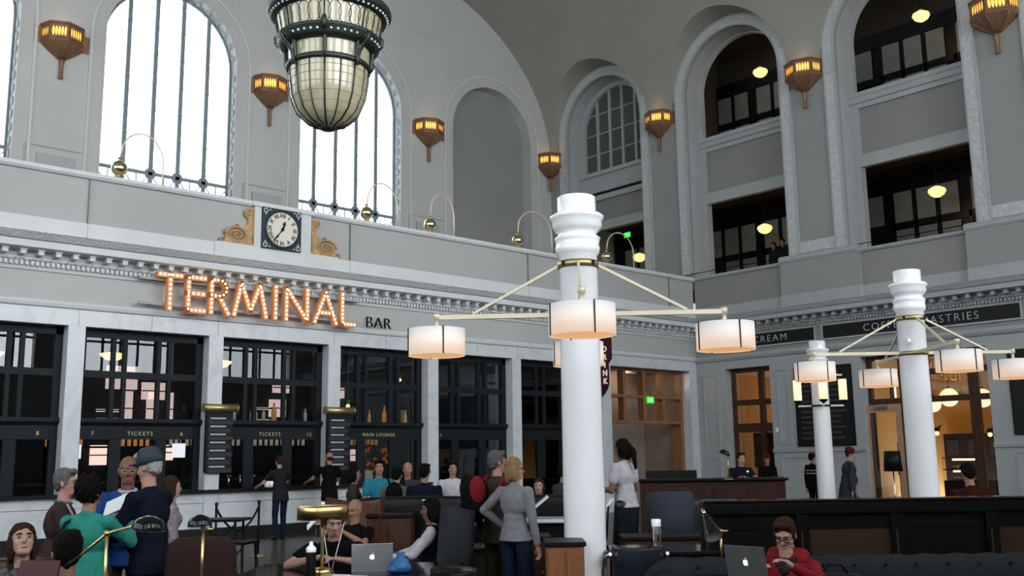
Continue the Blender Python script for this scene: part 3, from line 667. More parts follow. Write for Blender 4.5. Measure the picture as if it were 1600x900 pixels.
# ================================================================ FIXTURES
# glowing sconces
bronze = mat('bronze_sconce', (.20, .105, .055), .5, metal=.4, noise=.2, nscale=8)
amber = mat('amber_panel', (.9, .45, .1), .5, emit=(1, .47, .08), es=1.6)
amberd = mat('amber_panel_dim', (.5, .25, .08), .5, emit=(1, .45, .12), es=.14)
def make_sconce():
    t = T('wall_sconce', '', 'lamp')
    P = [(-.52, 0), (-.41, -.34), (0, -.54), (.41, -.34), (.52, 0)]
    sc = lambda k, z: [(x*k, y*k, z) for x, y in P]
    m = MB(); m.loft([sc(1.0, .40), sc(1.06, .43), sc(1.06, .47), sc(.98, .50), sc(.9, .50)], False, False, False); v = [m._v(p) for p in sc(.9, .50)]; m._f(v); m.build('top_rim', bronze, t)
    m = MB(); m.loft([sc(1.0, -.10), sc(1.05, -.07), sc(1.05, -.03), sc(1.0, 0)], False, False, False); m.build('lower_rim', bronze, t)
    for i in range(4):
        a, b = Vector((*P[i], 0)), Vector((*P[i+1], 0)); d = b-a; L = d.length; d.normalize(); nrm = Vector((d.y, -d.x, 0)); 
        if nrm.y > 0: nrm = -nrm
        f = lambda u, z, c: a + d*u + nrm*c + Vector((0, 0, z))
        n = 5 if i in (1, 2) else 4; pw = L-.10; hs = [[(.05+pw*(k+.5)/n + pw/n*.43*math.cos(q), .20+.145*math.sin(q)) for q in [2*PI*j/12 for j in range(12)]] for k in range(n)]
        MB().plate(rect(0, 0, L, .40), hs, f, -.012, .006).build('pierced_panel', bronze, t)
        MB().plate(rect(.01, .01, L-.01, .39), [], f, -.03, -.025).build('lit_panel', amber, t)
    MB().loft([sc(1.0, -.10), sc(.76, -.22), sc(.46, -.35), sc(.16, -.47)], False, False, False).build('faceted_cone', bronze, t)
    m = MB()
    for x, y in P[1:4]: m.tube([(x*k, y*k, z) for k, z in ((1.01, -.10), (.77, -.22), (.47, -.35), (.17, -.47))], .014, 5)
    for x, y in ((-.20, -.44), (.20, -.44)): m.tube([(x*k, y*k, z) for k, z in ((1.01, -.10), (.77, -.22), (.47, -.35), (.17, -.47))], .008, 5)
    m.build('cone_ribs', bronze, t, 'stuff')
    MB().tube([(0, -.09, -.5), (0, -.09, -.6), (0, -.09, -.98), (0, -.09, -1.03), (0, -.09, -1.07)], [.085, .055, .05, .065, .02], 8).build('stem', bronze, t)
    for s in (-1, 1): MB().box(s*.5-(.18 if s < 0 else 0), -.03, -.10, s*.5+(.18 if s > 0 else 0), 0, .40).build('back_wing', bronze, t)
    return t
sc0 = make_sconce()
SC = [((8.0, YU, 12.85), 0, 'lit bronze sconce between the two windows at the far left'), ((14.21, YU, 12.95), 0, 'lit bronze sconce directly beside the big hanging lantern'),
      ((20.42, YU, 12.95), 0, 'lit bronze sconce between the second bright window and the blind grey arch'), ((26.32, YU-.15, 12.85), R(-45), 'lit bronze sconce in the corner right of the blind grey arch'),
      ((XR, 21.3, 13.15), R(-90), 'lit bronze sconce just right of the small arched lattice window'), ((XR, 15.5, 13.15), R(-90), 'lit bronze sconce between the two open gallery arches'),
      ((XR, 9.72, 13.1), R(-90), 'lit bronze sconce at the top right corner of the view')]
for k, (l, rz, lb) in enumerate(SC):
    o = sc0 if k == 0 else copy_tree(sc0); o.location = l; o.rotation_euler = (0, 0, rz); o['label'] = lb; q = ((1.05, .95), (1.02, 1), (1.08, .95), (1, .95), (.98, .93), (1.12, .96), (1.2, 1))[k]; o.scale = (q[0], q[0], q[1])
    li = bpy.data.lights.new('sconce_light', 'POINT'); li.energy = 2.2; li.color = (1, .62, .3); li.shadow_soft_size = .2
    lo = bpy.data.objects.new('sconce_light', li); COL.objects.link(lo); lo.location = Vector(l) + Vector((math.sin(rz)*.3, -math.cos(rz)*.3, .62))
# gallery globes
gg = mat('gallery_globe', (1, .8, .45), .5, emit=(1, .60, .20), es=1.35)
for (px, py), lb in (((1188, 113), 'lit globe pendant in the upper opening of the middle arch'), ((1195, 357), 'lit globe pendant in the lower opening of the middle arch'), ((1439, 25), 'lit globe pendant in the upper opening of the right arch'), ((1464, 299), 'lit globe pendant in the lower opening of the right arch'), ((999, 402), 'lit globe pendant in the lower opening below the lattice window')):
    p = at(px, py, X=28.7); t = T('globe_pendant', lb, 'lamp', p)
    MB().lathe([(0, -.17), (.1, -.165), (.2, -.1), (.26, .0), (.24, .07), (.14, .13), (.09, .15)], n=20).build('globe', gg, t)
    top = (16.6 if p.z > 12 else 10.75)-p.z
    MB().cyl((0,0,.14), (0,0,top), .018, n=6).build('stem', blackm, t); MB().lathe([(.09, .13), (.1, .2), (.02, .24)], n=12).build('fitter', brassd, t); MB().lathe([(.02, top-.1), (.12, top), (0, top)], n=12).build('canopy', brassd, t)
    li = bpy.data.lights.new('globe_light', 'POINT'); li.energy = 8; li.color = (1, .6, .28); li.shadow_soft_size = .2
    lo = bpy.data.objects.new('globe_light', li); COL.objects.link(lo); lo.location = p - Vector((0,0,.45))
# big hanging lantern
bz = mat('lantern_bronze', (.025, .033, .028), .42, metal=.5); cream = mat('lantern_glass', (.34, .31, .20), .16, noise=.12, nscale=5, coat=.25)
bead = mat('lantern_bulb', (.55, .56, .58), .2)
c = gp(503, 13.5); t = T('hanging_lantern', 'huge bronze and cream glass lantern with bead bulbs hanging in the hall', 'lamp', (c.x, c.y, 6.31), R(8))
BP = [(.10, 0.0), (.29, .07), (.43, .20), (.52, .42), (.555, .66), (.565, .86)]
MB().lathe(BP, n=48).build('glass_bowl', cream, t)
for k in range(16):
    a = 2*PI*k/16; MB().tube([((r+.006)*math.cos(a), (r+.006)*math.sin(a), z) for r, z in BP], .009 if k % 2 else .014, 5).build('rib', bz, t)
lead = mat('lead_line', (.28, .25, .17), .6)
m = MB()
for z in (.14, .27, .40, .53, .65, .76):
    r = [q for q in zip(BP, BP[1:]) if q[0][1] <= z <= q[1][1]][0]; u = (z-r[0][1])/(r[1][1]-r[0][1]); rr = r[0][0]*(1-u)+r[1][0]*u+.003
    m.tube([(rr*math.cos(2*PI*i/32), rr*math.sin(2*PI*i/32), z) for i in range(33)], .004, 4)
m.build('glass_joints', lead, t, 'stuff')
MB().lathe([(0, -.04), (.09, -.035), (.13, 0), (.12, .03), (0, .05)], n=20).build('bottom_cap', bz, t)
MB().lathe([(.565, .84), (.60, .84), (.61, .89), (.585, .92), (.565, .92)], n=48).build('lower_ring', bz, t)
MB().lathe([(.57, .9), (.59, 1.16)], n=48).build('glass_band', cream, t)
MB().lathe([(.58, 1.12), (.66, 1.13), (.72, 1.18), (.72, 1.24), (.75, 1.26), (.75, 1.30), (.70, 1.31), (.66, 1.31)], n=48).build('middle_ring', bz, t)
MB().lathe([(.70, 1.28), (.765, 1.62)], n=48).build('glass_drum', cream, t)
MB().lathe([(.76, 1.60), (.80, 1.60), (.83, 1.63), (.87, 1.65), (.895, 1.70), (.89, 1.75), (.86, 1.78), (.7, 1.78)], n=56).build('top_rim', bz, t)
MB().lathe([(.70, 1.78), (.2, 1.95), (.05, 2.0)], n=24).build('top_cover', bz, t)
for k in range(8):
    a = 2*PI*k/8; ca, sa = math.cos(a), math.sin(a)
    MB().tube([(r*ca, r*sa, z) for r, z in ((.575, .84), (.60, .9), (.61, 1.0), (.62, 1.12), (.69, 1.24))], [.02, .028, .03, .03, .028], 6).build('upright', bz, t)
    MB().tube([(r*ca, r*sa, z) for r, z in ((.71, 1.28), (.775, 1.61))], .012, 5).build('strut', bz, t)
    q = [(.62, .78), (.63, .86), (.66, .96), (.73, 1.04), (.82, 1.10), (.85, 1.15), (.83, 1.20), (.78, 1.18), (.79, 1.14)] if k % 2 == 0 else [(.70, 1.2), (.75, 1.25), (.76, 1.33), (.72, 1.37)]
    MB().tube([(r*ca, r*sa, z) for r, z in q], .026 if k % 2 == 0 else .035, 6).build('scroll_bracket', bz, t)
bme = MB().ell((0,0,0), .019, 8, 6).mesh('bead_bulb', bead)
for k in range(60): a = 2*PI*k/60; inst(bme, 'bead_bulb', t, (.835*math.cos(a), .835*math.sin(a), 1.625))
for k in range(48):
    if k % 6 == 0: continue
    a = 2*PI*k/48; inst(bme, 'bead_bulb', t, (.725*math.cos(a), .725*math.sin(a), 1.20))
m = MB()
for k in range(32):      # interlaced ellipses over the drum
    a = 2*PI*k/32; pts = []
    for j in range(17):
        u = 2*PI*j/16; z = 1.45+.15*math.sin(u); r = .70+(z-1.28)/.34*.065+.008; b = a+.12*math.cos(u); pts.append((r*math.cos(b), r*math.sin(b), z))
    m.tube(pts, .005, 4)
m.build('ellipse_tracery', bz, t, 'stuff')
for k in range(4): a = PI/4+PI/2*k; MB().cyl((.6*math.cos(a), .6*math.sin(a), 1.8), (.05*math.cos(a), .05*math.sin(a), 6.0), .02, n=6).build('chain', brassd, t)
MB().cyl((0,0,5.9), (0,0,ZC-6.31), .03, n=8).build('rod', brassd, t)

# white column standards with drum lamps
shade_nt = None
def shade_mat():
    m = mat('drum_shade', (.62, .60, .58), .7, emit=(1, .64, .38), es=1); nt = m.node_tree; b = nt.nodes['Principled BSDF']
    tc = nt.nodes.new('ShaderNodeTexCoord'); sp = nt.nodes.new('ShaderNodeSeparateXYZ'); rp = nt.nodes.new('ShaderNodeValToRGB')
    nt.links.new(tc.outputs['Generated'], sp.inputs[0]); nt.links.new(sp.outputs['Z'], rp.inputs[0])
    e = rp.color_ramp.elements; e[0].position = 0; e[0].color = (.62, .62, .62, 1); e[1].position = 1; e[1].color = (.0, .0, .0, 1); q = e.new(.5); q.color = (.34, .34, .34, 1)
    nt.links.new(rp.outputs[0], b.inputs['Emission Strength']); return m
shadem = shade_mat(); diff = mat('shade_diffuser', (.7, .55, .4), .7, emit=(1, .52, .24), es=.7)
def drum(par, x, y, z):
    MB().lathe([(.286, -.27), (.29, -.27), (.29, 0), (.286, 0)], (x, y, z), n=36).build('shade', shadem, par)
    MB().lathe([(0, -.262), (.284, -.262)], (x, y, z), n=36).build('diffuser', diff, par)
    MB().lathe([(0, -.012), (.286, -.004)], (x, y, z), n=36).build('shade_top', enamel, par)
    a0 = math.atan2(-y, -x) 
    for k in range(4):
        a = .35 + PI/2*k; MB().box(-.006, -.006, -.275, .006, .006, .005).build('shade_rib', blackm, par).matrix_local = Matrix.Translation((x+.293*math.cos(a), y+.293*math.sin(a), z))
    MB().lathe([(.05, 0), (.05, .015), (.02, .03), (.02, .1), (.035, .1), (.035, .16), (0, .16)], (x, y, z), n=12).build('arm_end_fitting', paleb, par)
def column_lamp(px, d, rot, label, arms=True, zc=4.28, r=.197):
    c = gp(px, d); t = T('column_lamp', label, 'lamp', (c.x, c.y, 0), -YAW + rot)
    prof = [(r+.008, 0), (r+.008, 1.2), (r+.002, 2.6), (r-.002, 3.66), (r+.02, 3.68), (r+.035, 3.74), (r+.022, 3.76), (r+.03, 3.82), (r+.04, 3.84), (r+.012, 3.86), (r-.005, 3.89), (r+.03, 3.92), (r+.06, 3.97), (r+.055, 4.02), (r+.075, 4.04), (r+.08, 4.07), (r+.055, 4.09), (r+.002, 4.09), (r, 4.10), (r, zc-.01), (r-.01, zc), (0, zc)]
    MB().lathe(prof, n=40).build('column_shaft', enamel, t)
    MB().lathe([(r+.012, 3.53), (r+.012, 3.60)], n=40, caps=True).build('upper_band', brassd, t)
    for k in range(4):
        a = k*PI/2 + PI/4; MB().cbox(((r+.01)*math.cos(a), (r+.01)*math.sin(a), 3.565), (.03, .03, .05), (0, 0, a)).build('band_clip', blackm, t)
    if arms:
        MB().lathe([(r+.014, 3.02), (r+.014, 3.08)], n=40, caps=True).build('lower_band', brassd, t)
        for k in range(4):
            a = k*PI/2; ca, sa = math.cos(a), math.sin(a); L = 1.45
            MB().bar((r*ca, r*sa, 3.06), (L*ca, L*sa, 3.06), .045, .045).build('arm', paleb, t)
            MB().bar(((r+.01)*ca, (r+.01)*sa, 3.56), (1.08*ca, 1.08*sa, 3.09), .026, .026).build('brace', paleb, t)
            drum(t, L*ca, L*sa, 2.94)
    return t
column_lamp(911, 9.9, R(-3), 'white column in the centre foreground carrying four drum lamps on brass arms')
t2 = column_lamp(1440, 14.4, R(0), 'white column to the right, in front of the lit coffee shop, carrying four drum lamps')
MB().cyl((-.16, -.2, 3.2), (-.11, -.16, 3.22), .035, n=14).build('spotlight', enamel, t2)
t3 = column_lamp(1288, 23.6, R(-10), 'small far white column ringed by upright cylinder lanterns', arms=False)
for z, a in ((2.74, 1), (3.44, 1)): MB().lathe([(.205, z-.02), (.225, z-.02), (.225, z+.02), (.205, z+.02)], n=30).build('ring_band', blackm, t3)
cyl_m = mat('cylinder_shade', (.85, .72, .5), .6, emit=(1, .78, .42), es=.85)
for k in range(4):
    a = k*PI/2 + R(20)*0; ca, sa = math.cos(a)*.52, math.sin(a)*.52
    MB().cyl((ca, sa, 2.86), (ca, sa, 3.36), .095, n=18).build('lantern_shade', cyl_m, t3)
    MB().lathe([(.0, 2.76), (.02, 2.78), (.1, 2.84), (.1, 2.87)], (ca, sa, 0), n=14).build('lantern_cup', blackm, t3)
    MB().lathe([(.1, 3.35), (.08, 3.38), (.02, 3.40), (.02, 3.5)], (ca, sa, 0), n=14).build('lantern_cap', blackm, t3)
    for z in (2.74, 3.46): MB().bar((.2*ca/.52, .2*sa/.52, z), (ca, sa, z), .04).build('bracket', paleb, t3)
# gooseneck picture lamps along the parapet
gbr = mat('ball_brass', (.68, .60, .34), .12, metal=1.)
for bx, gx, tz, lb in ((7.36, 8.3, 8.6, 'brass ball lamp in front of the large left window'), (13.55, 14.5, 8.6, 'brass ball lamp in front of the second window'), (15.55, 16.37, 8.66, 'arched brass ball lamp left of the blind grey arch'), (18.69, 20.07, 8.71, 'arched brass ball lamp in front of the blind grey arch'), (22.44, 23.72, 8.60, 'arched brass ball lamp right of the white column, before the dark gallery')):
    t = T('ball_lamp', lb, 'lamp', (gx, YL+.16, 7.46)); w_ = gx-bx; hz = tz-7.46
    pts = [(0, 0, 0), (0, 0, hz*.35)] + [(-w_/2+w_/2*math.cos(PI*i/14), 0, hz*.45+hz*.55*math.sin(PI*i/14)) for i in range(0, 13)] + [(-w_+.01, 0, .5)]
    MB().tube(pts, .019, 8).build('arched_arm', paleb, t); MB().cyl((0,0,0), (0,0,.04), .07, n=14).build('base', brassd, t)
    MB().ell((-w_, 0, .29), .165, 18, 12).build('ball', gbr, t); MB().cyl((-w_, 0, .42), (-w_, 0, .52), .035, n=10).build('collar', brassd, t); MB().cyl((-w_, 0, .08), (-w_, 0, .15), .07, n=12).build('lamp_mouth', mat('copper_mouth', (.5, .2, .08), .3, metal=.8), t)
# clock
navy = mat('clock_frame', (.025, .04, .055), .5); face = mat('clock_face', (.62, .58, .49), .6); silv = mat('clock_silver', (.40, .45, .48), .5)
t = T('wall_clock', 'square dark framed clock with cream round dial between two brown scrolls', 'clock', (11.03, YL-.10, 6.90))
MB().box(-.5, -.05, -.48, .5, 0, .48).build('case', navy, t); MB().lathe([(.40, 0), (.40, .03), (.45, .04), (.46, 0)], n=40).build('bezel', navy, t).matrix_local = Matrix.Translation((0, -.05, 0)) @ Matrix.Rotation(R(90), 4, 'X')
MB().cyl((0, -.05, 0), (0, -.065, 0), .40, n=40).build('dial', face, t)
for k, s in enumerate(('XII', 'I', 'II', 'III', 'IV', 'V', 'VI', 'VII', 'VIII', 'IX', 'X', 'XI')):
    a = R(30*k); o = inst(text_mesh(s, .13, .003, blackm, 'CENTER', bold=.003), 'numeral', t); o.matrix_local = Matrix.Translation((.325*math.sin(a), -.07, .325*math.cos(a))) @ Matrix.Rotation(a, 4, 'Y') @ Matrix.Rotation(R(90), 4, 'X') @ Matrix.Translation((0, -.045, 0))
def hand(name, a, L, w_, tail):
    d = Vector((math.sin(a), 0, math.cos(a))); m = MB(); m.bar(Vector((0, -.08, 0))-d*tail, Vector((0, -.08, 0))+d*L, w_, .006, (0, 1, 0)); m.bar(Vector((0, -.081, 0))+d*L*.55, Vector((0, -.081, 0))+d*L*.8, w_*2, .006, (0, 1, 0)); m.build(name, blackm, t)
hand('minute_hand', R(216), .33, .022, .10); hand('hour_hand', R(18), .20, .035, .05); MB().cyl((0, -.07, 0), (0, -.09, 0), .04, n=16).build('hand_boss', blackm, t)
for sx in (-1, 1):
    for sz in (-1, 1): 
        MB().lathe([(.035, 0), (.035, .01), (.06, .01), (.06, 0)], n=16).build('corner_ornament', silv, t).matrix_local = Matrix.Translation((sx*.42, -.05, sz*.40)) @ Matrix.Rotation(R(90), 4, 'X')
        for dx, dz in ((.11, 0), (0, .11)): MB().cyl((sx*(.42-dx), -.05, sz*(.40-dz)+sz*.03), (sx*(.42-dx), -.06, sz*(.40-dz)+sz*.03), .02, n=8).build('corner_leaf', silv, t)
# carved scroll consoles either side of the clock
car = mat('carved_oak', (.38, .24, .11), .6, noise=.25, nscale=7); card = mat('carved_shade', (.20, .11, .05), .7)
for s, x, lb in ((-1, 10.36, 'brown carved scroll console on the left of the clock'), (1, 11.82, 'brown carved scroll console on the right of the clock')):
    t = T('scroll_console', lb, 'ornament', (x, YL-.0, 6.44))
    k = -s   # outline runs away from clock
    O = [(0, 0), (0, .84), (.10, .86), (.17, .86), (.24, .80), (.25, .72), (.20, .64), (.14, .60), (.15, .50), (.22, .42), (.34, .38), (.50, .38), (.62, .32), (.68, .20), (.68, .08), (.82, .06), (.84, 0)]
    f = lambda a, b, c: (s*a, -.10+c, b)
    MB().plate(O if s > 0 else O, [], f, 0, .10).build('console_body', car, t)
    sp = []
    for i in range(46):
        a = i/45*2*PI*2.3; r = .20*(1-i/45)+.03; sp.append((s*(.42+r*1.25*math.cos(a)), -.11, .20+r*.85*math.sin(a)))
    MB().tube(sp, [.030-.016*i/45 for i in range(46)], 7).build('large_volute', car, t)
    MB().ell((s*.42, -.10, .20), (.22, .02, .15), 16, 6).build('volute_ground', card, t)
    sp = [(s*(.14+(.08*(1-i/20)+.015)*math.cos(i/20*9)), -.11, .74+(.08*(1-i/20)+.015)*math.sin(i/20*9)) for i in range(21)]
    MB().tube(sp, .018, 6).build('small_volute', car, t); MB().ell((s*.40, -.06, .41), (.05, .05, .05), 8, 6).build('bud', card, t); MB().ell((s*.75, -.06, .05), (.10, .05, .05), 10, 6).build('foot_leaf', card, t)
    MB().tube([(s*.03, -.11, .05), (s*.03, -.11, .82)], .02, 6).build('edge_bead', car, t)
# marquee letters
rust = mat('letter_rust', (.42, .17, .07), .5, emit=(1, .40, .12), es=.16); bulb = mat('marquee_bulb', (1, .85, .6), .4, emit=(1, .78, .45), es=5)
t = T('terminal_sign', 'large row of bulb-lit orange capital letters reading TERMINAL on wall rails', 'sign', (8.03, YL-.34, 4.80)); t.scale = (.972, 1, 1)
railm = mat('sign_rail', (.30, .31, .32), .5)
for z in (.10, .62): MB().box(-.28, .10, z-.03, 5.25, .16, z+.03).build('mounting_rail', railm, t)
for x in (0, 1.3, 2.6, 3.9, 5.0):
    for z in (.10, .62): MB().box(x-.03, .14, z-.03, x+.03, .30, z+.03).build('rail_bracket', railm, t)
h = .70
def A(cx, cz, rx, rz, a0, a1, n=8): return [(cx+rx*math.cos(R(a0+(a1-a0)*i/n)), cz+rz*math.sin(R(a0+(a1-a0)*i/n))) for i in range(n+1)]
LET = [('T', .02, .54, [[(0, h), (.46, h)], [(.23, h), (.23, 0)]]), ('E', .66, .40, [[(.36, h), (0, h), (0, 0), (.36, 0)], [(0, .36), (.33, .36)]]),
       ('R', 1.19, .44, [[(0, 0), (0, h), (.18, h)] + A(.18, .53, .17, .17, 90, -90)[1:] + [(.0, .36)], [(.18, .36), (.40, 0)]]),
       ('M', 1.74, .8, [[(0, 0), (.16, h), (.39, .10), (.62, h), (.78, 0)]]), ('I', 2.76, .1, [[(0, 0), (0, h)]]),
       ('N', 3.04, .6, [[(0, 0), (0, h), (.55, 0), (.55, h)]]), ('A', 3.80, .6, [[(0, 0), (.29, h), (.58, 0)], [(.10, .22), (.48, .22)]]), ('L', 4.56, .4, [[(0, h), (0, 0), (.34, 0)]])]
for ch, ox, wd, st in LET:
    m = MB(); mb2 = MB()
    for s in st:
        P_ = [Vector((ox+.07+a, -.0, b)) for a, b in s]
        for a, b in zip(P_, P_[1:]):
            d = (b-a).normalized(); m.bar(a-d*.055, b+d*.055, .11, .13, (0, 1, 0))
        # bulbs spaced along the stroke
        tot = sum((b-a).length for a, b in zip(P_, P_[1:])); n = max(2, round(tot/.095)); 
        for i in range(n+1):
            q = tot*i/n; 
            for a, b in zip(P_, P_[1:]):
                L = (b-a).length
                if q <= L+1e-6: mb2.ell(a+(b-a)*(q/L)+Vector((0, -.078, 0)), .025, 6, 5); break
                q -= L
    o = m.build('letter', rust, t); mb2.build('bulbs', bulb, o, 'stuff')
me = text_mesh('BAR', .41, .03, blackm, 'LEFT', bold=-.012, spacing=1.05)
o = inst(me, 'bar_sign', None, (13.36, YL-.12, 4.81), (R(90), 0, 0)); tag(o, 'dark thin capital letters reading BAR right of the bulb sign', 'sign')
# blade sign
mar = mat('maroon_sign', (.06, .008, .012), .5); ivory = mat('ivory_lettering', (.85, .8, .65), .5, emit=(1, .9, .7), es=.25)
t = T('blade_sign', 'maroon projecting sign reading DRINK down its length beside the centre column', 'sign', (21.5, 0, 0))
O = [(20.15, 5.0), (19.45, 5.10), (19.45, 4.45), (19.58, 4.32), (19.58, 3.75), (19.64, 3.58), (19.78, 3.42), (19.97, 3.28), (20.15, 3.22)]
MB().plate(O, [], lambda a, b, c: (c, a, b), -.04, .04).build('board', mar, t)
for k, s in enumerate('DRINK'): inst(text_mesh(s, .24, .01, ivory, 'CENTER', bold=.006), 'letter', t, (-.045, 19.665, 4.66-.235*k), (R(90), 0, R(-90)))
for z in (4.8, 3.6): MB().cyl((0, 20.1, z), (0, 20.22, z), .02, n=8).build('bracket', blackm, t)
# exit signs
exg = mat('exit_green', (.02, .5, .04), .5, emit=(.04, 1, .06), es=.9); exw = mat('exit_white', (.6, 1, .6), .5, emit=(.6, 1, .6), es=.9)
for p, lb, rz in ((at(980, 367, X=28.6), 'small green lit exit sign in the gallery below the lattice window', -90), (at(1016, 625, Y=20.45), 'small green lit exit sign on the oak lattice', 0)):
    t = T('exit_sign', lb, 'sign', p, R(rz)); MB().box(-.15, -.02, -.10, .15, .02, .10).build('housing', exg, t); inst(text_mesh('EXIT', .12, .003, exw, 'CENTER'), 'lettering', t, (0, -.024, -.045), (R(90), 0, 0))
    MB().cyl((0, 0, .10), (0, 0, .3), .01, n=6).build('hanger', blackm, t)
# ================================================================ FURNITURE
FW = Vector((math.sin(YAW), math.cos(YAW), 0))
def pt(px, py, d):
    v = at(px, py, d=1.0) - Vector((0,0,1.65)); h = Vector((v.x, v.y, 0)).dot(FW); return Vector((0,0,1.65)) + v*(d/h)
def face(deg): return -YAW - R(deg)
def G(px, d, z=0): p = gp(px, d); return (p.x, p.y, z)
wine = mat('wine_leather', (.026, .008, .008), .85, bump=.1, bscale=50); rustl = mat('rust_leather', (.09, .028, .014), .4, bump=.1, bscale=40)
navyl = mat('navy_leather', (.014, .018, .028), .35, bump=.08, bscale=40); glossb = mat('gloss_table', (.012, .011, .012), .08)
redwood = mat('red_wood', (.045, .016, .009), .35, noise=.25, nscale=3, kind='wood'); orangew = mat('orange_wood', (.19, .07, .022), .4, noise=.2, nscale=3, kind='wood')
velvet = mat('grey_velvet', (.024, .026, .029), .95, spec=.1, bump=.12, bscale=90)
def rbox(m, c, d, r): # softly rounded box built from a superellipsoid loft
    rings = []
    for k in range(9):
        t = -PI/2 + PI*k/8; z = d[2]/2*math.copysign(abs(math.sin(t))**.35, math.sin(t)); q = max(.02, abs(math.cos(t))**.35)
        rings.append([(c[0]+d[0]/2*q*math.copysign(abs(math.cos(a))**.35, math.cos(a)), c[1]+d[1]/2*q*math.copysign(abs(math.sin(a))**.35, math.sin(a)), c[2]+z) for a in [2*PI*i/20 for i in range(20)]])
    return m.loft(rings)
def soft(name, mt, par, c, d): return rbox(MB(), c, d, .1).build(name, mt, par)
def table(label, px, d, w_, l, h, rot, top, base, cat='table', name='table'):
    t = T(name, label, cat, G(px, d), face(rot))
    MB().box(-w_/2, -l/2, h-.04, w_/2, l/2, h).build('tabletop', top, t, bevel=.008); MB().box(-w_/2+.06, -l/2+.06, h-.13, w_/2-.06, l/2-.06, h-.04).build('apron', base, t)
    for sx in (-1, 1):
        for sy in (-1, 1): MB().box(sx*(w_/2-.09)-.03, sy*(l/2-.09)-.03, 0, sx*(w_/2-.09)+.03, sy*(l/2-.09)+.03, h-.04).build('leg', base, t)
    return t
# glossy black reading table with things on it
TB = table('glossy black reading table where the man with earphones works', 545, 8.25, 1.75, 1.5, .75, 2, glossb, woodb)
t = T('table_lamp', 'brass table lamp with a wide flat drum shade on the black reading table', 'lamp', G(506, 7.95, .75))
MB().lathe([(0, 0), (.075, 0), (.075, .05), (.06, .07), (.02, .075), (0, .075)], n=24).build('base', brass, t); MB().cyl((0,0,.07), (0,0,.56), .014, n=12).build('stem', brassd, t)
MB().lathe([(.195, .44), (.20, .44), (.20, .535), (.19, .545), (.02, .55), (0, .55)], n=40).build('shade', brass, t); MB().ell((0,0,.56), (.02, .02, .02)).build('finial', chrome, t)
t = T('water_bottle', 'black sports bottle with white cap in front of the man with earphones', 'bottle', G(489, 7.75, .75))
MB().lathe([(0, 0), (.038, 0), (.04, .02), (.036, .12), (.04, .2), (.036, .215), (0, .215)], n=20).build('body', blackm, t); MB().lathe([(.038, .21), (.04, .24), (.016, .26), (.014, .285), (0, .29)], n=20).build('cap', enamel, t)
alu = mat('aluminium', (.42, .42, .43), .35, metal=.6); lit = mat('laptop_mark', (.8, .8, .85), .4, emit=(.9, .95, 1), es=.8)
def laptop(px, d, z, rot, label, mt, ang=108):
    t = T('laptop', label, 'laptop', G(px, d, z), face(rot))   # keyboard side faces local +y
    MB().box(-.165, 0, 0, .165, .23, .012).build('keyboard_base', mt, t, bevel=.004); MB().box(-.14, .03, .012, .14, .13, .013).build('keys', blackm, t)
    M_ = Matrix.Translation((0, 0, .012)) @ Matrix.Rotation(R(ang-90), 4, 'X')
    o = MB().box(-.165, -.006, 0, .165, .0, .23).build('lid', mt, t, bevel=.003); o.matrix_local = M_
    o = MB().box(-.155, 0, .01, .155, .001, .22).build('screen', mat('laptop_screen', (.05, .05, .06), .2, emit=(.5, .6, .7), es=.4), t); o.matrix_local = M_
    m = MB(); n = 24; pts = []
    for i in range(n):
        a = 2*PI*i/n; r = .021*(1-.16*math.exp(-((a-PI/2)/.35)**2)-.10*math.exp(-((a-3*PI/2)/.3)**2)); x = r*math.cos(a); y = r*math.sin(a)*1.05
        dx, dy = x-.026, y-.002; q = math.hypot(dx, dy)
        if q < .012: x = .026+dx/q*.012 if q else x; 
        pts.append((x, y))
    m.plate(pts, [], lambda a, b, c: (a, c, .118+b), -.0075, -.0065); m.plate([(0, .024), (.007, .028), (.010, .036), (.003, .032)], [], lambda a, b, c: (a, c, .118+b), -.0075, -.0065)
    o = m.build('lid_mark', lit, t); o.matrix_local = M_; return t
laptop(583, 8.25, .75, -8, 'silver laptop with lit fruit mark open on the black reading table', alu)
pap = mat('paper', (.62, .62, .64), .6)
t = T('notebook', 'open white papers on the black table beside the brass lamp', 'papers', G(540, 7.9, .75), face(20)); MB().box(-.15, -.1, 0, .0, .1, .012).build('page', pap, t); MB().box(.005, -.1, 0, .15, .1, .008).build('page', pap, t)
blue = mat('blue_cloth', (.008, .09, .25), .6, bump=.3, bscale=30)
t = T('drawstring_bag', 'crumpled bright blue bag on the black table right of the silver laptop', 'bag', G(626, 8.2, .75)); MB().lathe([(.04, 0), (.085, .01), (.09, .05), (.06, .1), (.025, .13), (.045, .155), (.03, .16)], n=16, caps=True).build('pouch', blue, t)
MB().ell((-.07, 0, .03), (.05, .05, .03)).build('fold', blue, t); MB().tube([(.03, -.02, .13), (.09, -.04, .08), (.14, -.06, .02), (.2, -.05, .01)], .006).build('cord', greyf, t)
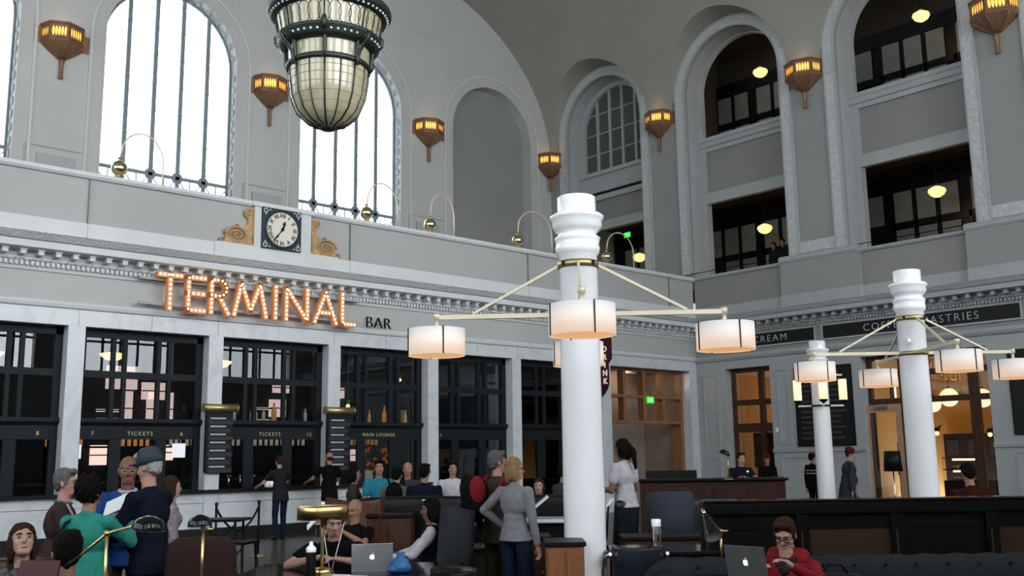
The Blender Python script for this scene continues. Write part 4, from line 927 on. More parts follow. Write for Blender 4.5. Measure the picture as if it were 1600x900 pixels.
# metal-armed chairs
def tub_chair(label, px, d, rot, mt, h=.84, w_=.56):
    t = T('armchair', label, 'chair', G(px, d), face(rot))
    soft('seat', mt, t, (0, 0, .42), (w_-.06, .50, .12))
    m = MB(); R_ = []
    for k in range(9):
        a = PI + PI*k/8; ca, sa = math.cos(a), math.sin(a); x, y = ca*(w_/2-.03), sa*.24-.0
        R_.append([(x*(1+.02), y-.02, .46), (x*1.06, y*1.15-.03, h-.02), (x*1.02, y*1.13-.03, h), (x*.92, y*1.0, h-.02), (x*.9, y*.88, .46)])
    m.loft(R_); m.build('backrest', mt, t)
    for s in (-1, 1):
        MB().tube([(s*(w_/2), -.12, h-.06), (s*(w_/2+.03), .08, h-.12), (s*(w_/2+.03), .26, h-.24), (s*(w_/2+.01), .28, .3), (s*(w_/2), .25, .02)], .014, 8).build('arm', chrome, t)
        MB().cyl((s*(w_/2-.05), -.2, .38), (s*(w_/2), -.27, 0), .014, n=8).build('leg', chrome, t); MB().bar((s*(w_/2), -.25, .015), (s*(w_/2), .26, .015), .03, .02).build('runner', chrome, t)
    return t
tub_chair('black leather chair with chrome arms right of the blue bag', 684, 7.9, 250, blackl, .80)
tub_chair('navy leather chair with one chrome arm right of the centre column', 990, 8.3, 0, navyl, .93, .46)
tub_chair('low black chair at the left end of the reading table', 360, 7.5, 80, blackl, .74)
# rust club chair, grey wing chair
def wing(label, px, d, rot, mt, h, w_, fl=.07):
    t = T('wing_chair', label, 'chair', G(px, d), face(rot))
    soft('seat', mt, t, (0, .05, .40), (w_-.1, .6, .2))
    R_ = []
    for k in range(11):
        u = -1+2*k/10; x = u*w_/2; y = -.32+.22*abs(u)**3; zt = h-fl*(1-abs(u)**2)-(.04*abs(u)**6 if fl == 0 else 0)
        R_.append([(x, y-.05, .12), (x*1.02, y-.10, zt-.02), (x*1.0, y-.07, zt), (x*.97, y-.03, zt-.02), (x*.95, y+.04, .4)])
    MB().loft(R_).build('backrest', mt, t)
    for s in (-1, 1):
        soft('arm', mt, t, (s*(w_/2-.04), .03, .48), (.10, .6, .30))
        for y in (-.25, .3): MB().cyl((s*(w_/2-.09), y, .3), (s*(w_/2-.07), y, 0), .02, .014, n=8).build('leg', woodb, t)
    return t
wing('rust brown leather chair with flared back holding the bald reader', 545, 11.6, 195, rustl, 1.22, .72)
wing('tall grey wing chair with the woman in white sleeves', 677, 10.2, 275, greyf, 1.20, .70)
wing('low blue grey lounge chair back right of the centre column', 1037, 13.0, 350, mat('bluegrey_fabric', (.032, .04, .052), .8, bump=.15, bscale=90), 1.20, .62, 0)
# black tufted booths
def booth(label, px, d, rot, L, h, mt, seatz=.45, tuft=True):
    t = T('booth_bench', label, 'bench', G(px, d), face(rot))
    MB().box(-L/2, -.30, .1, L/2, .25, seatz-.1).build('base', woodb, t); soft('seat', mt, t, (0, .02, seatz-.04), (L, .55, .14)); soft('backrest', mt, t, (0, -.30, .5*(h+.35)), (L, .16, h-.35))
    if not tuft: return t
    n = max(3, int(L/.2)); bt = MB().ell((0,0,0), (.016, .012, .016), 8, 6).mesh('tuft_button', mt)
    for i in range(n):
        for j in range(2): inst(bt, 'tuft_button', t, (-L/2+L*(i+.5+.25*j)/n, -.22, h-.14-.18*j))
    m = MB()
    for i in range(1, n): m.tube([(-L/2+L*i/n, -.225, h-.03), (-L/2+L*i/n, -.222, .6)], .006, 5)
    m.build('tuft_seams', mat('seam_black', (.004,.004,.004), .9), t, 'stuff'); return t
booth('black tufted booth behind the grey wing chair', 665, 12.6, 5, 1.9, 1.2, blackl)
booth('black tufted booth behind the grey haired couple', 850, 12.4, 185, 1.3, 1.18, blackl)
booth('dark blue tufted bench left of the long black bench', 1095, 13.6, 180, 1.3, 1.05, navyl)
booth('brown wooden booth back at the far left edge behind the seated woman', 20, 7.7, 0, 1.9, .98, redwood, tuft=False)
booth('wine leather high booth back right of the man with the cap', 300, 7.0, 180, .50, 1.12, wine, tuft=False)
def cabinet(label, px, d, rot, w_, l, h, mt, topm, doors=2):
    t = T('cabinet', label, 'cabinet', G(px, d), face(rot)); MB().box(-w_/2, -l/2, .06, w_/2, l/2, h-.04).build('body', mt, t); MB().box(-w_/2-.02, -l/2-.02, h-.04, w_/2+.02, l/2+.02, h).build('top', topm, t, bevel=.006)
    MB().box(-w_/2+.04, -l/2+.04, 0, w_/2-.04, l/2-.04, .06).build('plinth', woodb, t)
    for k in range(doors):
        x0 = -w_/2+w_*k/doors+.015; x1 = -w_/2+w_*(k+1)/doors-.015; q = MB().box(x0, -l/2-.015, .1, x1, -l/2, h-.08).build('door', mt, t); MB().ell((x1-.05, -l/2-.03, h*.6), .014, 8, 6).build('knob', brassd, q)
    return t
cabinet('wood sideboard with black top beside the rust leather chair', 612, 11.9, 0, .5, .5, 1.02, woodd, blackm)
cabinet('orange wood cabinet standing left of the centre column', 878, 9.5, 0, .34, .5, .88, orangew, blackm)
cabinet('dark brown cabinet with black top behind the woman in grey', 828, 10.4, 0, .34, .5, .86, woodd, blackm)
cabinet('dark cabinet with olive panels between wing chair and the couple', 735, 10.9, 0, .75, .6, .72, mat('olive_panel', (.022, .020, .010), .5), blackm)
cabinet('low dark bookcase with pale boxes right of the centre column', 1045, 11.2, 0, 1.1, .5, .78, woodd, blackm)
# white slanted reading boards
for k, (px, py0, px1, py1, d, lb) in enumerate(((828, 798, 856, 775, 11.2, 'white slanted board edge right of the woman in grey'), (946, 790, 956, 778, 11.0, 'short pale slanted board just right of the centre column'))):
    a = pt(px, py0, d); b = pt(px1, py1, d); t = T('slanted_board', lb, 'board', (a.x, a.y, .75)); a0 = Vector((a.x, a.y, .75)); MB().bar(a-a0, b-a0, .30, .025, (0,0,1)).build('panel', enamel, t); MB().cyl((0,0,0), a-a0+(b-a)*.5, .012, n=8).build('stay', blackm, t)
table('table with a white top and black legs behind the woman in grey', 860, 11.2, .75, .55, .98, 0, enamel, blackm)
# reading desk with flask, right of the centre column
table('long dark desk carrying the steel flask', 1032, 9.9, 1.15, .7, .76, 2, glossb, woodd)
t = T('flask', 'steel vacuum flask with white cap standing on the dark desk', 'flask', G(1021, 9.95, .76)); MB().lathe([(0, 0), (.042, 0), (.045, .02), (.045, .2), (.04, .22), (0, .22)], n=22).build('body', chrome, t); MB().lathe([(.046, .2), (.047, .265), (.04, .27), (0, .27)], n=22).build('cap', enamel, t)
# desk lamps with dark cone or dome shades
def pole_lamp(label, px, d, z0, pxs, pys, r, rot, handle=False, dome=True):
    b = Vector(G(px, d, z0)); s = pt(pxs, pys, d); t = T('desk_lamp', label, 'lamp', b); q = s-b; k = Vector((0, 0, q.z-.06))
    MB().cyl((0,0,0), (0,0,.02), .08, n=20).build('base', brassd, t); MB().cyl((0,0,.02), k, .009, n=8).build('stem', brass, t); MB().ell(k, .018, 10, 8).build('joint', brass, t)
    dr = Vector((q.x, q.y, 0)); 
    if dr.length < .01: dr = Vector((.1, 0, 0))
    n_ = dr.normalized(); tail = k - n_*.22 + Vector((0,0,-.18)) if handle else k - n_*.06
    MB().tube([tail, k, q], .008, 8).build('arm', brass, t)
    if handle: MB().tube([tail, tail+(k-tail)*.35], [.016, .011], 8).build('grip', blackm, t)
    o = MB().lathe([(r, -.04), (r*.96, -.012), (r*.75, .012), (r*.4, .026), (.02, .032), (0, .032)] if dome else [(r, -.13), (r*.8, -.06), (r*.45, .02), (.03, .05), (.02, .09), (0, .09)], n=28).build('shade', mat('lamp_black', (.006, .006, .006), .12), t); TL = Matrix.Rotation(rot, 4, FW) @ (Matrix() if dome else Matrix.Rotation(R(-38), 4, Vector((math.cos(YAW), -math.sin(YAW), 0)))); o.matrix_local = Matrix.Translation(q) @ TL
    if not dome: MB().cyl((0,0,.08), (0,0,.14), .016, n=10).build('socket', brass, t).matrix_local = Matrix.Translation(q) @ TL
    o = MB().lathe([(0, -.045), (r*.95, -.048)] if dome else [(0, -.11), (r*.95, -.125)], n=24).build('shade_lining', mat('lining', (.5, .5, .5), .5), t); o.matrix_local = Matrix.Translation(q) @ TL
    return t
pole_lamp('black domed lamp on a brass stand in front of the man with the cap', 174, 5.6, .75, 233, 815, .092, R(4), True)
pole_lamp('black domed lamp on a brass pole before the wine booth back', 322, 6.4, .75, 312, 812, .075, R(-3))
pole_lamp('black cone lamp with white lining left of the grey sofa', 1120, 8.0, .75, 1107, 818, .075, R(-14), False, False)
pole_lamp('small dark metal lamp on the red wood counter before the doorway', 1137, 17.6, 1.2, 1133, 706, .10, R(25))
table('side table under the cone lamp left of the grey sofa', 1118, 8.0, .5, .5, .75, 0, glossb, woodb)
table('black table in the left foreground under the first domed lamp', 165, 5.5, .9, .8, .75, 5, glossb, woodb)
table('narrow black table holding the second domed lamp', 325, 6.4, .4, .5, .75, 0, glossb, woodb)
t = T('tumbler', 'clear glass tumbler at the foot of the first domed lamp', 'glass', G(172, 5.25, .75)); MB().lathe([(.0, .004), (.03, .004), (.037, .10), (.034, .10), (.028, .012), (0, .012)], n=20).build('glass', glassmat('tumbler_glass', (.85, .9, .9), .12), t)
# long black high-backed bench and grey sofa on the right
t = T('long_bench', 'very long black wooden bench back spanning the right half behind the sofa', 'bench', G(1350, 9.9), face(0))
L = 3.75; x0 = -1.62
MB().box(x0, -.08, 1.06, x0+L, .08, 1.18).build('top_rail', woodb, t, bevel=.015); MB().box(x0, -.10, 1.18, x0+L, .10, 1.205).build('cap_rail', glossb, t, bevel=.006); MB().box(x0, -.03, .92, x0+L, .03, 1.06).build('frieze_rail', woodb, t)
for k in range(5):
    x = x0+.04+k*(L-.08)/4; MB().box(x-.06, -.07, 0, x+.06, .07, 1.06).build('post', woodb, t); MB().box(x-.03, -.085, .1, x-.01, -.07, .9).build('flute', mat('flute_brown', (.03, .02, .012), .4), t)
for k in range(4):
    a = x0+.10+k*(L-.08)/4; b = a+(L-.08)/4-.12
    MB().box(a, -.02, .60, b, .02, .92).build('back_panel', woodb if k in (0, 2) else mat('shadowed_oak', (.035, .015, .006), .5), t); MB().box(a, -.03, .40, b, .03, .60).build('lower_rail', woodb, t)
MB().box(x0, .05, .38, x0+L, .5, .44).build('seat_board', woodb, t)
t = T('tufted_sofa', 'long dark grey tufted sofa along the lower right edge', 'sofa', G(1350, 7.75), face(180))
L = 3.1
MB().box(-L/2, -.1, .08, L/2, .75, .30).build('base', velvet, t); soft('seat', velvet, t, (0, .35, .38), (L-.2, .75, .2))
n = 13; m = MB()
for i in range(n): m.ell((-L/2+L*(i+.5)/n, -.16, .68), (L/n*1.25, .13, .19), 18, 8)
m.box(-L/2+.05, -.22, .3, L/2-.05, -.08, .80); m.build('backrest', velvet, t)
bt = MB().ell((0,0,0), (.014, .012, .014), 8, 6).mesh('tuft_button', mat('seam_black', (.004,.004,.004), .9))
for i in range(n-1):
    for j in range(2): inst(bt, 'tuft_button', t, (-L/2+L*(i+1-.5*j)/n, -.045, .80-.15*j))
for s in (-1, 1): MB().tube([(s*(L/2+.02), -.2, .66), (s*(L/2+.02), .7, .60)], .13, 14).build('arm_roll', velvet, t); MB().box(s*(L/2+.02)-.09, -.2, .08, s*(L/2+.02)+.09, .68, .62).build('arm_panel', velvet, t)
for sx in (-1, 1):
    for y in (-.1, .65): MB().cyl((sx*(L/2-.1), y, 0), (sx*(L/2-.1), y, .08), .03, n=8).build('leg', woodb, t)
t = T('black_bag', 'soft black bag on the sofa seat beside the man in red', 'bag', G(1292, 7.3, .50), face(10)); soft('pouch', mat('bag_black', (.006, .006, .008), .7), t, (0, 0, .15), (.42, .26, .30)); MB().tube([(-.1, 0, .28), (-.05, 0, .36), (.05, 0, .36), (.1, 0, .28)], .012).build('handle', blackm, t)
# red wood counter near the doorway
t = T('service_counter', 'red brown wooden counter with dark top where the officer leans', 'counter', G(1130, 18.6), face(6))
MB().box(-1.55, -.3, 0, 1.05, .3, 1.16).build('body', redwood, t); MB().box(-1.6, -.36, 1.16, 1.1, .36, 1.21).build('top', woodb, t, bevel=.01)
for k in range(4): MB().box(-1.45+.62*k, -.32, .12, -.9+.62*k, -.3, 1.05).build('panel', redwood, t)
o = MB().box(0, 0, 0, .06, 1.0, 1.35).build('folding_screen', blackm); o.location = G(1008, 19.2); o.rotation_euler = (0, 0, face(80)); tag(o, 'black upright panel behind the woman in the white shirt', 'panel')
# high table, stool and rope barrier before the bar
t = T('high_table', 'small high cafe table on a thin black frame left of the rope barrier', 'table', G(352, 12.4), face(0)); MB().box(-.28, -.25, .93, .28, .25, .96).build('tabletop', woodb, t)
for sx in (-1, 1):
    for sy in (-1, 1): MB().bar((sx*.2, sy*.18, 0), (sx*.2, sy*.18, .93), .025).build('leg', blackm, t)
MB().bar((-.2, -.18, .9), (.2, -.18, .5), .015).build('brace', blackm, t); MB().bar((.2, -.18, .9), (-.2, -.18, .5), .015).build('brace', blackm, t)
t = T('high_stool', 'black metal high stool under the small cafe table', 'stool', G(373, 11.6), face(12)); MB().box(-.19, -.19, .72, .19, .19, .75).build('seat', woodb, t)
for sx in (-1, 1):
    for sy in (-1, 1): MB().bar((sx*.19, sy*.19, 0), (sx*.16, sy*.16, .72), .022).build('leg', blackm, t)
    MB().bar((sx*.18, -.18, .28), (sx*.18, .18, .28), .016).build('stretcher', blackm, t)
MB().bar((-.16, -.17, .68), (.18, -.18, .35), .014).build('cross_brace', blackm, t); MB().bar((.16, -.17, .68), (-.18, -.18, .35), .014).build('cross_brace', blackm, t)
S1, S2 = Vector(G(341, 17.2)), Vector(G(407, 17.9))
for p, lb in ((S1, 'black rope post nearer the high table'), (S2, 'black rope post nearer the two bar customers')):
    t = T('rope_post', lb, 'barrier post', p); MB().lathe([(0, 0), (.16, 0), (.16, .015), (.03, .03), (.02, .04)], n=20).build('base', brassd, t); MB().cyl((0,0,.03), (0,0,.92), .022, n=10).build('post', blackm, t); MB().ell((0,0,.93), .032, 10, 8).build('finial', blackm, t)
m = MB(); m.tube([(S2-S1)*u + Vector((0, 0, .86-.42*4*u*(1-u)*(.85+.15*u))) for u in [i/14 for i in range(15)]], .02, 8); o = m.build('barrier_rope', blackm); o.location = S1; tag(o, 'black rope sagging between the two barrier posts', 'rope')

table('small black stand carrying the laptop of the man in red', 1160, 6.95, .42, .34, .79, 20, glossb, woodb)

t = T('floor_lamp', 'floor lamp with black shade before the light oak door', 'lamp', G(1394, 22.0))
MB().lathe([(0, 0), (.16, 0), (.16, .02), (.02, .04)], n=20).build('base', blackm, t); MB().cyl((0,0,.03), (0,0,1.25), .015, n=8).build('pole', chrome, t); MB().lathe([(.20, 1.22), (.17, 1.66)], n=24, caps=True).build('shade', blackm, t)
# ================================================================ PEOPLE
tex = bpy.data.textures.new('cloth_folds', 'CLOUDS'); tex.noise_scale = .09
htex = bpy.data.textures.new('hair_strands', 'CLOUDS'); htex.noise_scale = .022
def skin(n, c): return mat('skin_'+n, tuple(q*.72 for q in c), .6, spec=.25, noise=.06, nscale=30)
SK = {'fair': skin('fair', (.46, .27, .20)), 'tan': skin('tan', (.36, .19, .12)), 'brown': skin('brown', (.20, .095, .062)), 'pink': skin('pink', (.50, .25, .20))}
def cl(n, c, r=.85): return mat('cloth_'+n, tuple(q*.62 for q in c), r, spec=.12, noise=.10, nscale=14, bump=.15, bscale=90)
def hr(n, c): return mat('hair_'+n, tuple(q*.7 for q in c), .75, spec=.15, noise=.35, nscale=60, bump=.4, bscale=120)
HB, HG, HN, HD, HW_ = hr('black', (.008, .006, .005)), hr('grey', (.17, .165, .16)), hr('blonde', (.27, .165, .075)), hr('brown', (.05, .025, .014)), hr('white', (.42, .41, .39))
eyew = mat('eye_white', (.30, .27, .25), .3); iris = mat('iris', (.02, .012, .008), .2); lipm = mat('lips', (.28, .09, .07), .5)
class BL(MB):
    def cap(s, a, b, ra, rb=None, n=12):
        rb = ra if rb is None else rb; a, b = Vector(a), Vector(b); s.ell(a, ra*.99, n, 8); s.ell(b, rb*.99, n, 8)
        if (b-a).length > 1e-4: s.tube([a, b], [ra, rb], n)
        return s
    def blob(s, name, m, parent, vox, disp=0, smooth=2, tx=None):
        o = s.build(name, m, parent); r = o.modifiers.new('fuse', 'REMESH'); r.mode = 'VOXEL'; r.voxel_size = vox; r.use_smooth_shade = True
        if smooth: q = o.modifiers.new('smooth', 'SMOOTH'); q.iterations = smooth; q.factor = .5
        if disp: q = o.modifiers.new('folds', 'DISPLACE'); q.texture = tx or tex; q.strength = disp; q.mid_level = .5
        return o
def ik(a, t, l1, l2, pole):
    d = t-a; L = min(d.length, (l1+l2)*.995); L = max(L, abs(l1-l2)+.02); n = d.normalized(); t = a+n*L
    x = (l1*l1-l2*l2+L*L)/(2*L); h = math.sqrt(max(0, l1*l1-x*x)); p = Vector(pole); p = (p-n*p.dot(n)).normalized(); return a+n*x+p*h, t
def person(label, loc, deg, H=1.75, pz=None, lean=0, head=(0, 0), hands=None, feet=None, poles=None, skin_='fair', shirt=None, sleeve='long', pants=None, leg='long', hair=('short', HD), shoes=None, f=False, bulk=1., vox=.011, glasses=False, collar=None, curl=.5, beard=None, group=None, hipw=1., hem=0):
    s = H/1.75; sk = SK[skin_]; root = T('person', label, 'person', loc, face(deg), group)
    V = lambda x, y, z: Vector((x, y, z))*s
    pzz = .93*s if pz is None else pz; P = Vector((0, 0, pzz)); le = R(lean); d = Vector((0, math.sin(le), math.cos(le))); fw = Vector((0, math.cos(le), -math.sin(le)))
    N = P + d*.50*s; sw = (.165 if f else .185)*s*(.5+.5*bulk); hd = (d*.45+Vector((0,0,1))*.55).normalized()
    HC = N + hd*.175*s + Vector((0, .015*s, 0)); HM = Matrix.Translation(HC) @ Euler((R(head[1]), 0, -R(head[0])), 'ZYX').to_matrix().to_4x4() @ Matrix.Scale(s, 4)
    HM = Matrix.Translation(HC) @ Matrix.Rotation(-R(head[0]), 4, 'Z') @ Matrix.Rotation(R(head[1]), 4, 'X') @ Matrix.Scale(s, 4)
    SH = [N - d*.055*s + Vector((k*sw, 0, 0)) for k in (-1, 1)]; HP = [P + Vector((k*.088*s, 0, -.01)) for k in (-1, 1)]
    if hands is None: hands = [(-.25, .03, pzz/s-.13), (.25, .03, pzz/s-.13)]
    if feet is None: feet = [(-.10, -.02, .085), (.10, .02, .085)] if pz is None else [(-.12, .48, .085), (.12, .48, .085)]
    if poles is None: poles = [(-.5, -.8, -.4), (.5, -.8, -.4)]
    AR, LG = [], []
    for k in (0, 1):
        e, w_ = ik(SH[k], Vector(hands[k])*s, .285*s, .255*s, poles[k]); AR.append((SH[k], e, w_))
        kn, an = ik(HP[k], Vector((feet[k][0]*s, feet[k][1]*s, feet[k][2])), .43*s, .41*s, (0 + (-.15 if k == 0 else .15), 1, .25)); LG.append((HP[k], kn, an))
    # --- one continuous body
    b = BL(); b.ell(P, V(.135, .095, .11), 16, 10); b.ell(P+d*.15*s, V(.115, .08, .13), 16, 10); b.ell(P+d*.34*s, V(.135, .09, .16), 16, 10)
    b.cap(SH[0]*.6+SH[1]*.4, SH[0]*.4+SH[1]*.6, .06*s); b.cap(N-d*.04*s, HC-hd*.06*s, .056*s, .052*s)
    for k, (a, e, w_) in enumerate(AR):
        b.cap(a, e, .045*s, .036*s); b.cap(e, e*.6+w_*.4, .038*s, .038*s); b.cap(e*.6+w_*.4, w_, .036*s, .024*s)
        z = (w_-e).normalized(); sx = -1 if k == 0 else 1; x = z.cross(Vector((0, 0, 1))); x = Vector((1, 0, 0)) if x.length < .2 else x.normalized(); x = (x - z*x.dot(z)).normalized(); y = z.cross(x)
        if y.z > 0: y = -y
        pc = w_+z*.05*s; b.cap(w_, pc, .022*s, .026*s, 8)
        for q in (-1, 0, 1): b.cap(w_+z*.02*s+x*q*.016*s, w_+z*.085*s+x*q*.024*s, .014*s, .013*s, 8)
        for i, (o_, ln) in enumerate(((-.033, .062), (-.011, .075), (.011, .070), (.033, .055))):
            k0 = w_+z*.088*s+x*o_*s; k1 = k0+(z*math.cos(curl*.8)+y*math.sin(curl*.8)).normalized()*ln*.5*s; k2 = k1+(z*math.cos(curl*2)+y*math.sin(curl*2)).normalized()*ln*.5*s
            b.cap(k0, k1, .0095*s, .009*s, 6); b.cap(k1, k2, .009*s, .008*s, 6)
        tx = x*(-sx if x.x*1 > 0 else sx); t0 = w_+z*.03*s+tx*.02*s; t1 = t0+(z*.6+tx*.7+y*.2).normalized()*.04*s; t2 = t1+(z*.9+tx*.1+y*.4).normalized()*.03*s; b.cap(t0, t1, .013*s, .011*s, 6); b.cap(t1, t2, .0105*s, .009*s, 6)
    for a, kn, an in LG:
        b.cap(a, kn, .07*s, .05*s); b.cap(kn, kn*.65+an*.35, .05*s, .05*s); b.cap(kn*.65+an*.35, an, .048*s, .034*s); b.cap(an, an+Vector((0, .13*s, -.04*s)), .034*s, .028*s)
    b.M = HM; b.ell((0, -.012, .030), (.073, .088, .088), 20, 14); b.ell((0, .015, -.03), (.062, .068, .075), 16, 12); b.cap((-.02, .052, -.082), (.02, .052, -.082), .024, .024, 10)
    b.cap((0, .078, .012), (0, .098, -.022), .008, .013, 8); b.ell((0, .066, .032), (.052, .02, .012)); b.ell((0, .070, -.060), (.024, .014, .010))
    for q in (-1, 1): b.ell((q*.036, .048, -.022), (.026, .024, .024)); b.ell((q*.075, -.008, -.008), (.010, .018, .030)); b.ell((q*.010, .090, -.026), .008, 6, 5)
    b.M = Matrix(); b.blob('body', sk, root, vox)
    # --- face
    m = MB(); m.M = HM
    for q in (-1, 1):
        m = MB(); m.M = HM; m.ell((q*.030, .0705, .008), (.0125, .009, .0060)); e_ = m.build('eye', eyew, root)
        m = MB(); m.M = HM; m.ell((q*.030, .0775, .008), (.0060, .004, .0055)); m.build('iris', iris, e_)
        m = MB(); m.M = HM; m.tube([(q*.014, .084, .026), (q*.030, .086, .031), (q*.048, .076, .026)], [.003, .004, .002], 6); m.build('eyebrow', hair[1], root)
    m = MB(); m.M = HM; m.ell((0, .080, -.060), (.022, .007, .006)); m.build('lips', lipm, root)
    if beard: 
        m = BL(); m.M = HM; m.cap((-.045, .03, -.075), (0, .062, -.09), .022); m.cap((.045, .03, -.075), (0, .062, -.09), .022); m.blob('beard', beard, root, vox)
    if glasses:
        m = MB(); m.M = HM
        for q in (-1, 1):
            m.tube([(q*.031+.021*math.cos(u), .093, .006+.016*math.sin(u)) for u in [2*PI*i/14 for i in range(15)]], .0028, 5); m.tube([(q*.052, .092, .010), (q*.076, .04, .012), (q*.078, -.01, .008)], .0025, 5)
        m.tube([(-.010, .095, .010), (.010, .095, .010)], .0025, 5); m.build('glasses', blackm if glasses is True else glasses, root)
    # --- hair
    st, hm = hair
    if st != 'bald':
        h = BL(); h.M = HM
        if st in ('short', 'bob', 'long', 'pony', 'curly'):
            h.ell((0, -.022, .050), (.082, .092, .082), 18, 12); h.ell((0, -.045, .012), (.079, .062, .075), 16, 10)
        if st == 'short':
            h.ell((0, -.055, -.03), (.062, .04, .045))
            for q in (-1, 1): h.ell((q*.070, .005, .012), (.013, .030, .038)); h.ell((q*.03, .045, .098), (.045, .035, .028))
        if st == 'curly':
            rr = random.Random(len(label))
            for _ in range(46): a, z = rr.uniform(0, 2*PI), rr.uniform(-.05, .13); r = .075*math.sqrt(max(.05, 1-((z-.03)/.125)**2)); y = -.025+r*1.1*math.sin(a); 
            for i in range(60):
                a = i*2.4; z = -.07+.205*(i/60); r = .082*math.sqrt(max(.02, 1-((z-.025)/.115)**2)); x, y = r*math.cos(a), -.025+r*1.15*math.sin(a)
                if y > .035 and z < .06: continue
                h.ell((x, y, z+.01), .024, 7, 5)
        if st in ('bob', 'long', 'pony'):
            for q in (-1, 1): h.ell((q*.068, -.018, -.035), (.026, .052, .095))
            h.ell((0, -.068, -.04), (.078, .045, .11))
        if st == 'long': h.cap((-.04, -.075, -.1), (-.045, -.09, -.27), .045, .035); h.cap((.04, -.075, -.1), (.045, -.09, -.27), .045, .035)
        if st == 'pony': h.cap((0, -.10, .03), (0, -.15, -.06), .035, .04); h.cap((0, -.15, -.06), (0, -.14, -.26), .04, .022)
        if st == 'fringe': h.ell((0, -.05, -.01), (.077, .058, .05)); h.ell((0, -.03, -.01), (.080, .04, .035))
        h.M = Matrix(); h.blob('hair', hm, root, max(.007, vox*.75), .012, 1, htex)
    # --- clothes
    if shirt:
        g = BL(); k_ = bulk
        g.ell(P+d*.34*s, V(.165*(.5+.5*k_), .115*k_, .175), 18, 12); g.ell(P+d*.17*s, V(.150 if not f else .128, .108*k_ if not f else .10, .15), 18, 12); g.loft([[P+d*z*s+Vector((rx*hipw*s*math.cos(u), ry*s*k_*math.sin(u), 0)) for u in [2*PI*i/20 for i in range(20)]] for z, rx, ry in ((.20, .125, .09), (.10, .150, .108), (.0, .176, .124), (-.09-hem, .184, .132), (-.10-hem, .182, .130))])
        if k_ > 1.05: g.ell(P+d*.14*s+Vector((0, .05*s, 0)), V(.15, .12*k_, .14), 16, 10)
        if f:
            for q in (-1, 1): g.ell(P+d*.34*s+fw*.075*s+Vector((q*.07*s, 0, 0)), V(.065, .055, .065))
        g.cap(SH[0]*.75+SH[1]*.25, SH[0]*.25+SH[1]*.75, .068*s); g.cap(N-d*.05*s, N-d*.005*s, .076*s, .066*s)
        for k in (0, 1):
            a, e, w_ = AR[k]
            if sleeve == 'long': g.cap(a, e, .062*s, .050*s); g.cap(e, w_*.93+e*.07, .050*s, .037*s)
            elif sleeve == 'short': g.cap(a, a*.45+e*.55, .062*s, .060*s)
            else: g.ell(a*.9+N*.1, .05*s)
        g.blob('shirt', shirt, root, max(.012, vox), .016)
    if collar:
        m = MB(); m.tube([N+Vector((.066*s*math.cos(u), .066*s*math.sin(u)+.005, .012+.012*math.sin(u+PI))) for u in [2*PI*i/16 for i in range(17)]], .014*s, 6); m.build('collar', collar, root)
    if pants:
        g = BL(); g.ell(P, V(.148*hipw, .112*bulk, .115), 18, 12)
        for a, kn, an in LG:
            if leg == 'long': g.cap(a, kn, .088*s, .066*s); g.cap(kn, an+Vector((0, 0, -.03)), .064*s, .055*s)
            elif leg == 'shorts': g.cap(a, kn*.9+a*.1, .092*s, .082*s)
            else: g.cap(a, kn, .10*s, .10*s)
        if leg == 'skirt': g.cap((HP[0]+HP[1])/2, (LG[0][1]+LG[1][1])/2, .12*s, .14*s)
        g.blob('trousers' if leg != 'skirt' else 'skirt', pants, root, max(.012, vox), .012)
    for a, kn, an in LG:
        g = BL(); g.cap(an+Vector((0, -.03*s, -.045*s)), an+Vector((0, .15*s, -.05*s)), .036*s, .034*s); g.ell(an+Vector((0, 0, -.02)), .045*s); g.blob('shoe', shoes or blackl, root, .014)
    root['hm'] = 0; del root['hm']
    return root, HM, dict(P=P, d=d, N=N, SH=SH, AR=AR, LG=LG, HC=HC, s=s)
def hat(root, HM, m_, brim=True):
    m = BL(); m.M = HM; m.lathe([(.001, .155), (.055, .145), (.085, .112), (.096, .06), (.100, .02), (.001, .02)], (0, -.020, .0), n=24); o = m.build('cap', m_, root)
    if brim: m = MB(); m.M = HM; m.loft([[(x, y, .052+.008*k - .012*(x/.07)**2) for x, y in ((-.075, .05), (-.07, .09), (-.045, .135), (0, .15), (.045, .135), (.07, .09), (.075, .05))] for k in (0, 1)], True, True); m.build('cap_peak', m_, o)
def bag(root, c, d_, m_, name='backpack', straps=None, inf=None, sm=None):
    g = BL(); g.ell(c, d_, 14, 10); g.ell((c[0], c[1], c[2]-d_[2]*.35), (d_[0]*1.02, d_[1]*1.05, d_[2]*.6)); o = g.blob(name, m_, root, .014, .008); return o
def zH(px, py, d): return pt(px, py, d).z
def WP(r, v): return Vector(r.location) + Matrix.Rotation(r.rotation_euler.z, 3, 'Z') @ v
navy_c, jeans, teal, bluep = cl('navy', (.012, .016, .032)), cl('denim', (.014, .026, .055)), cl('teal', (.03, .27, .21)), cl('blue', (.012, .06, .26))
brownc, blackc, charc, greyc = cl('brown', (.075, .045, .04)), cl('black', (.008, .008, .009)), cl('charcoal', (.03, .03, .034)), cl('heather', (.235, .235, .25))
olive, khaki, beige, whitec = cl('olive', (.075, .062, .042)), cl('khaki', (.085, .068, .045)), cl('beige', (.20, .185, .165)), cl('white', (.55, .53, .56))
redc, turq, maroon, greys = cl('red', (.24, .012, .018)), cl('turquoise', (.02, .22, .30)), cl('maroon', (.05, .012, .008)), cl('slate', (.06, .065, .075))

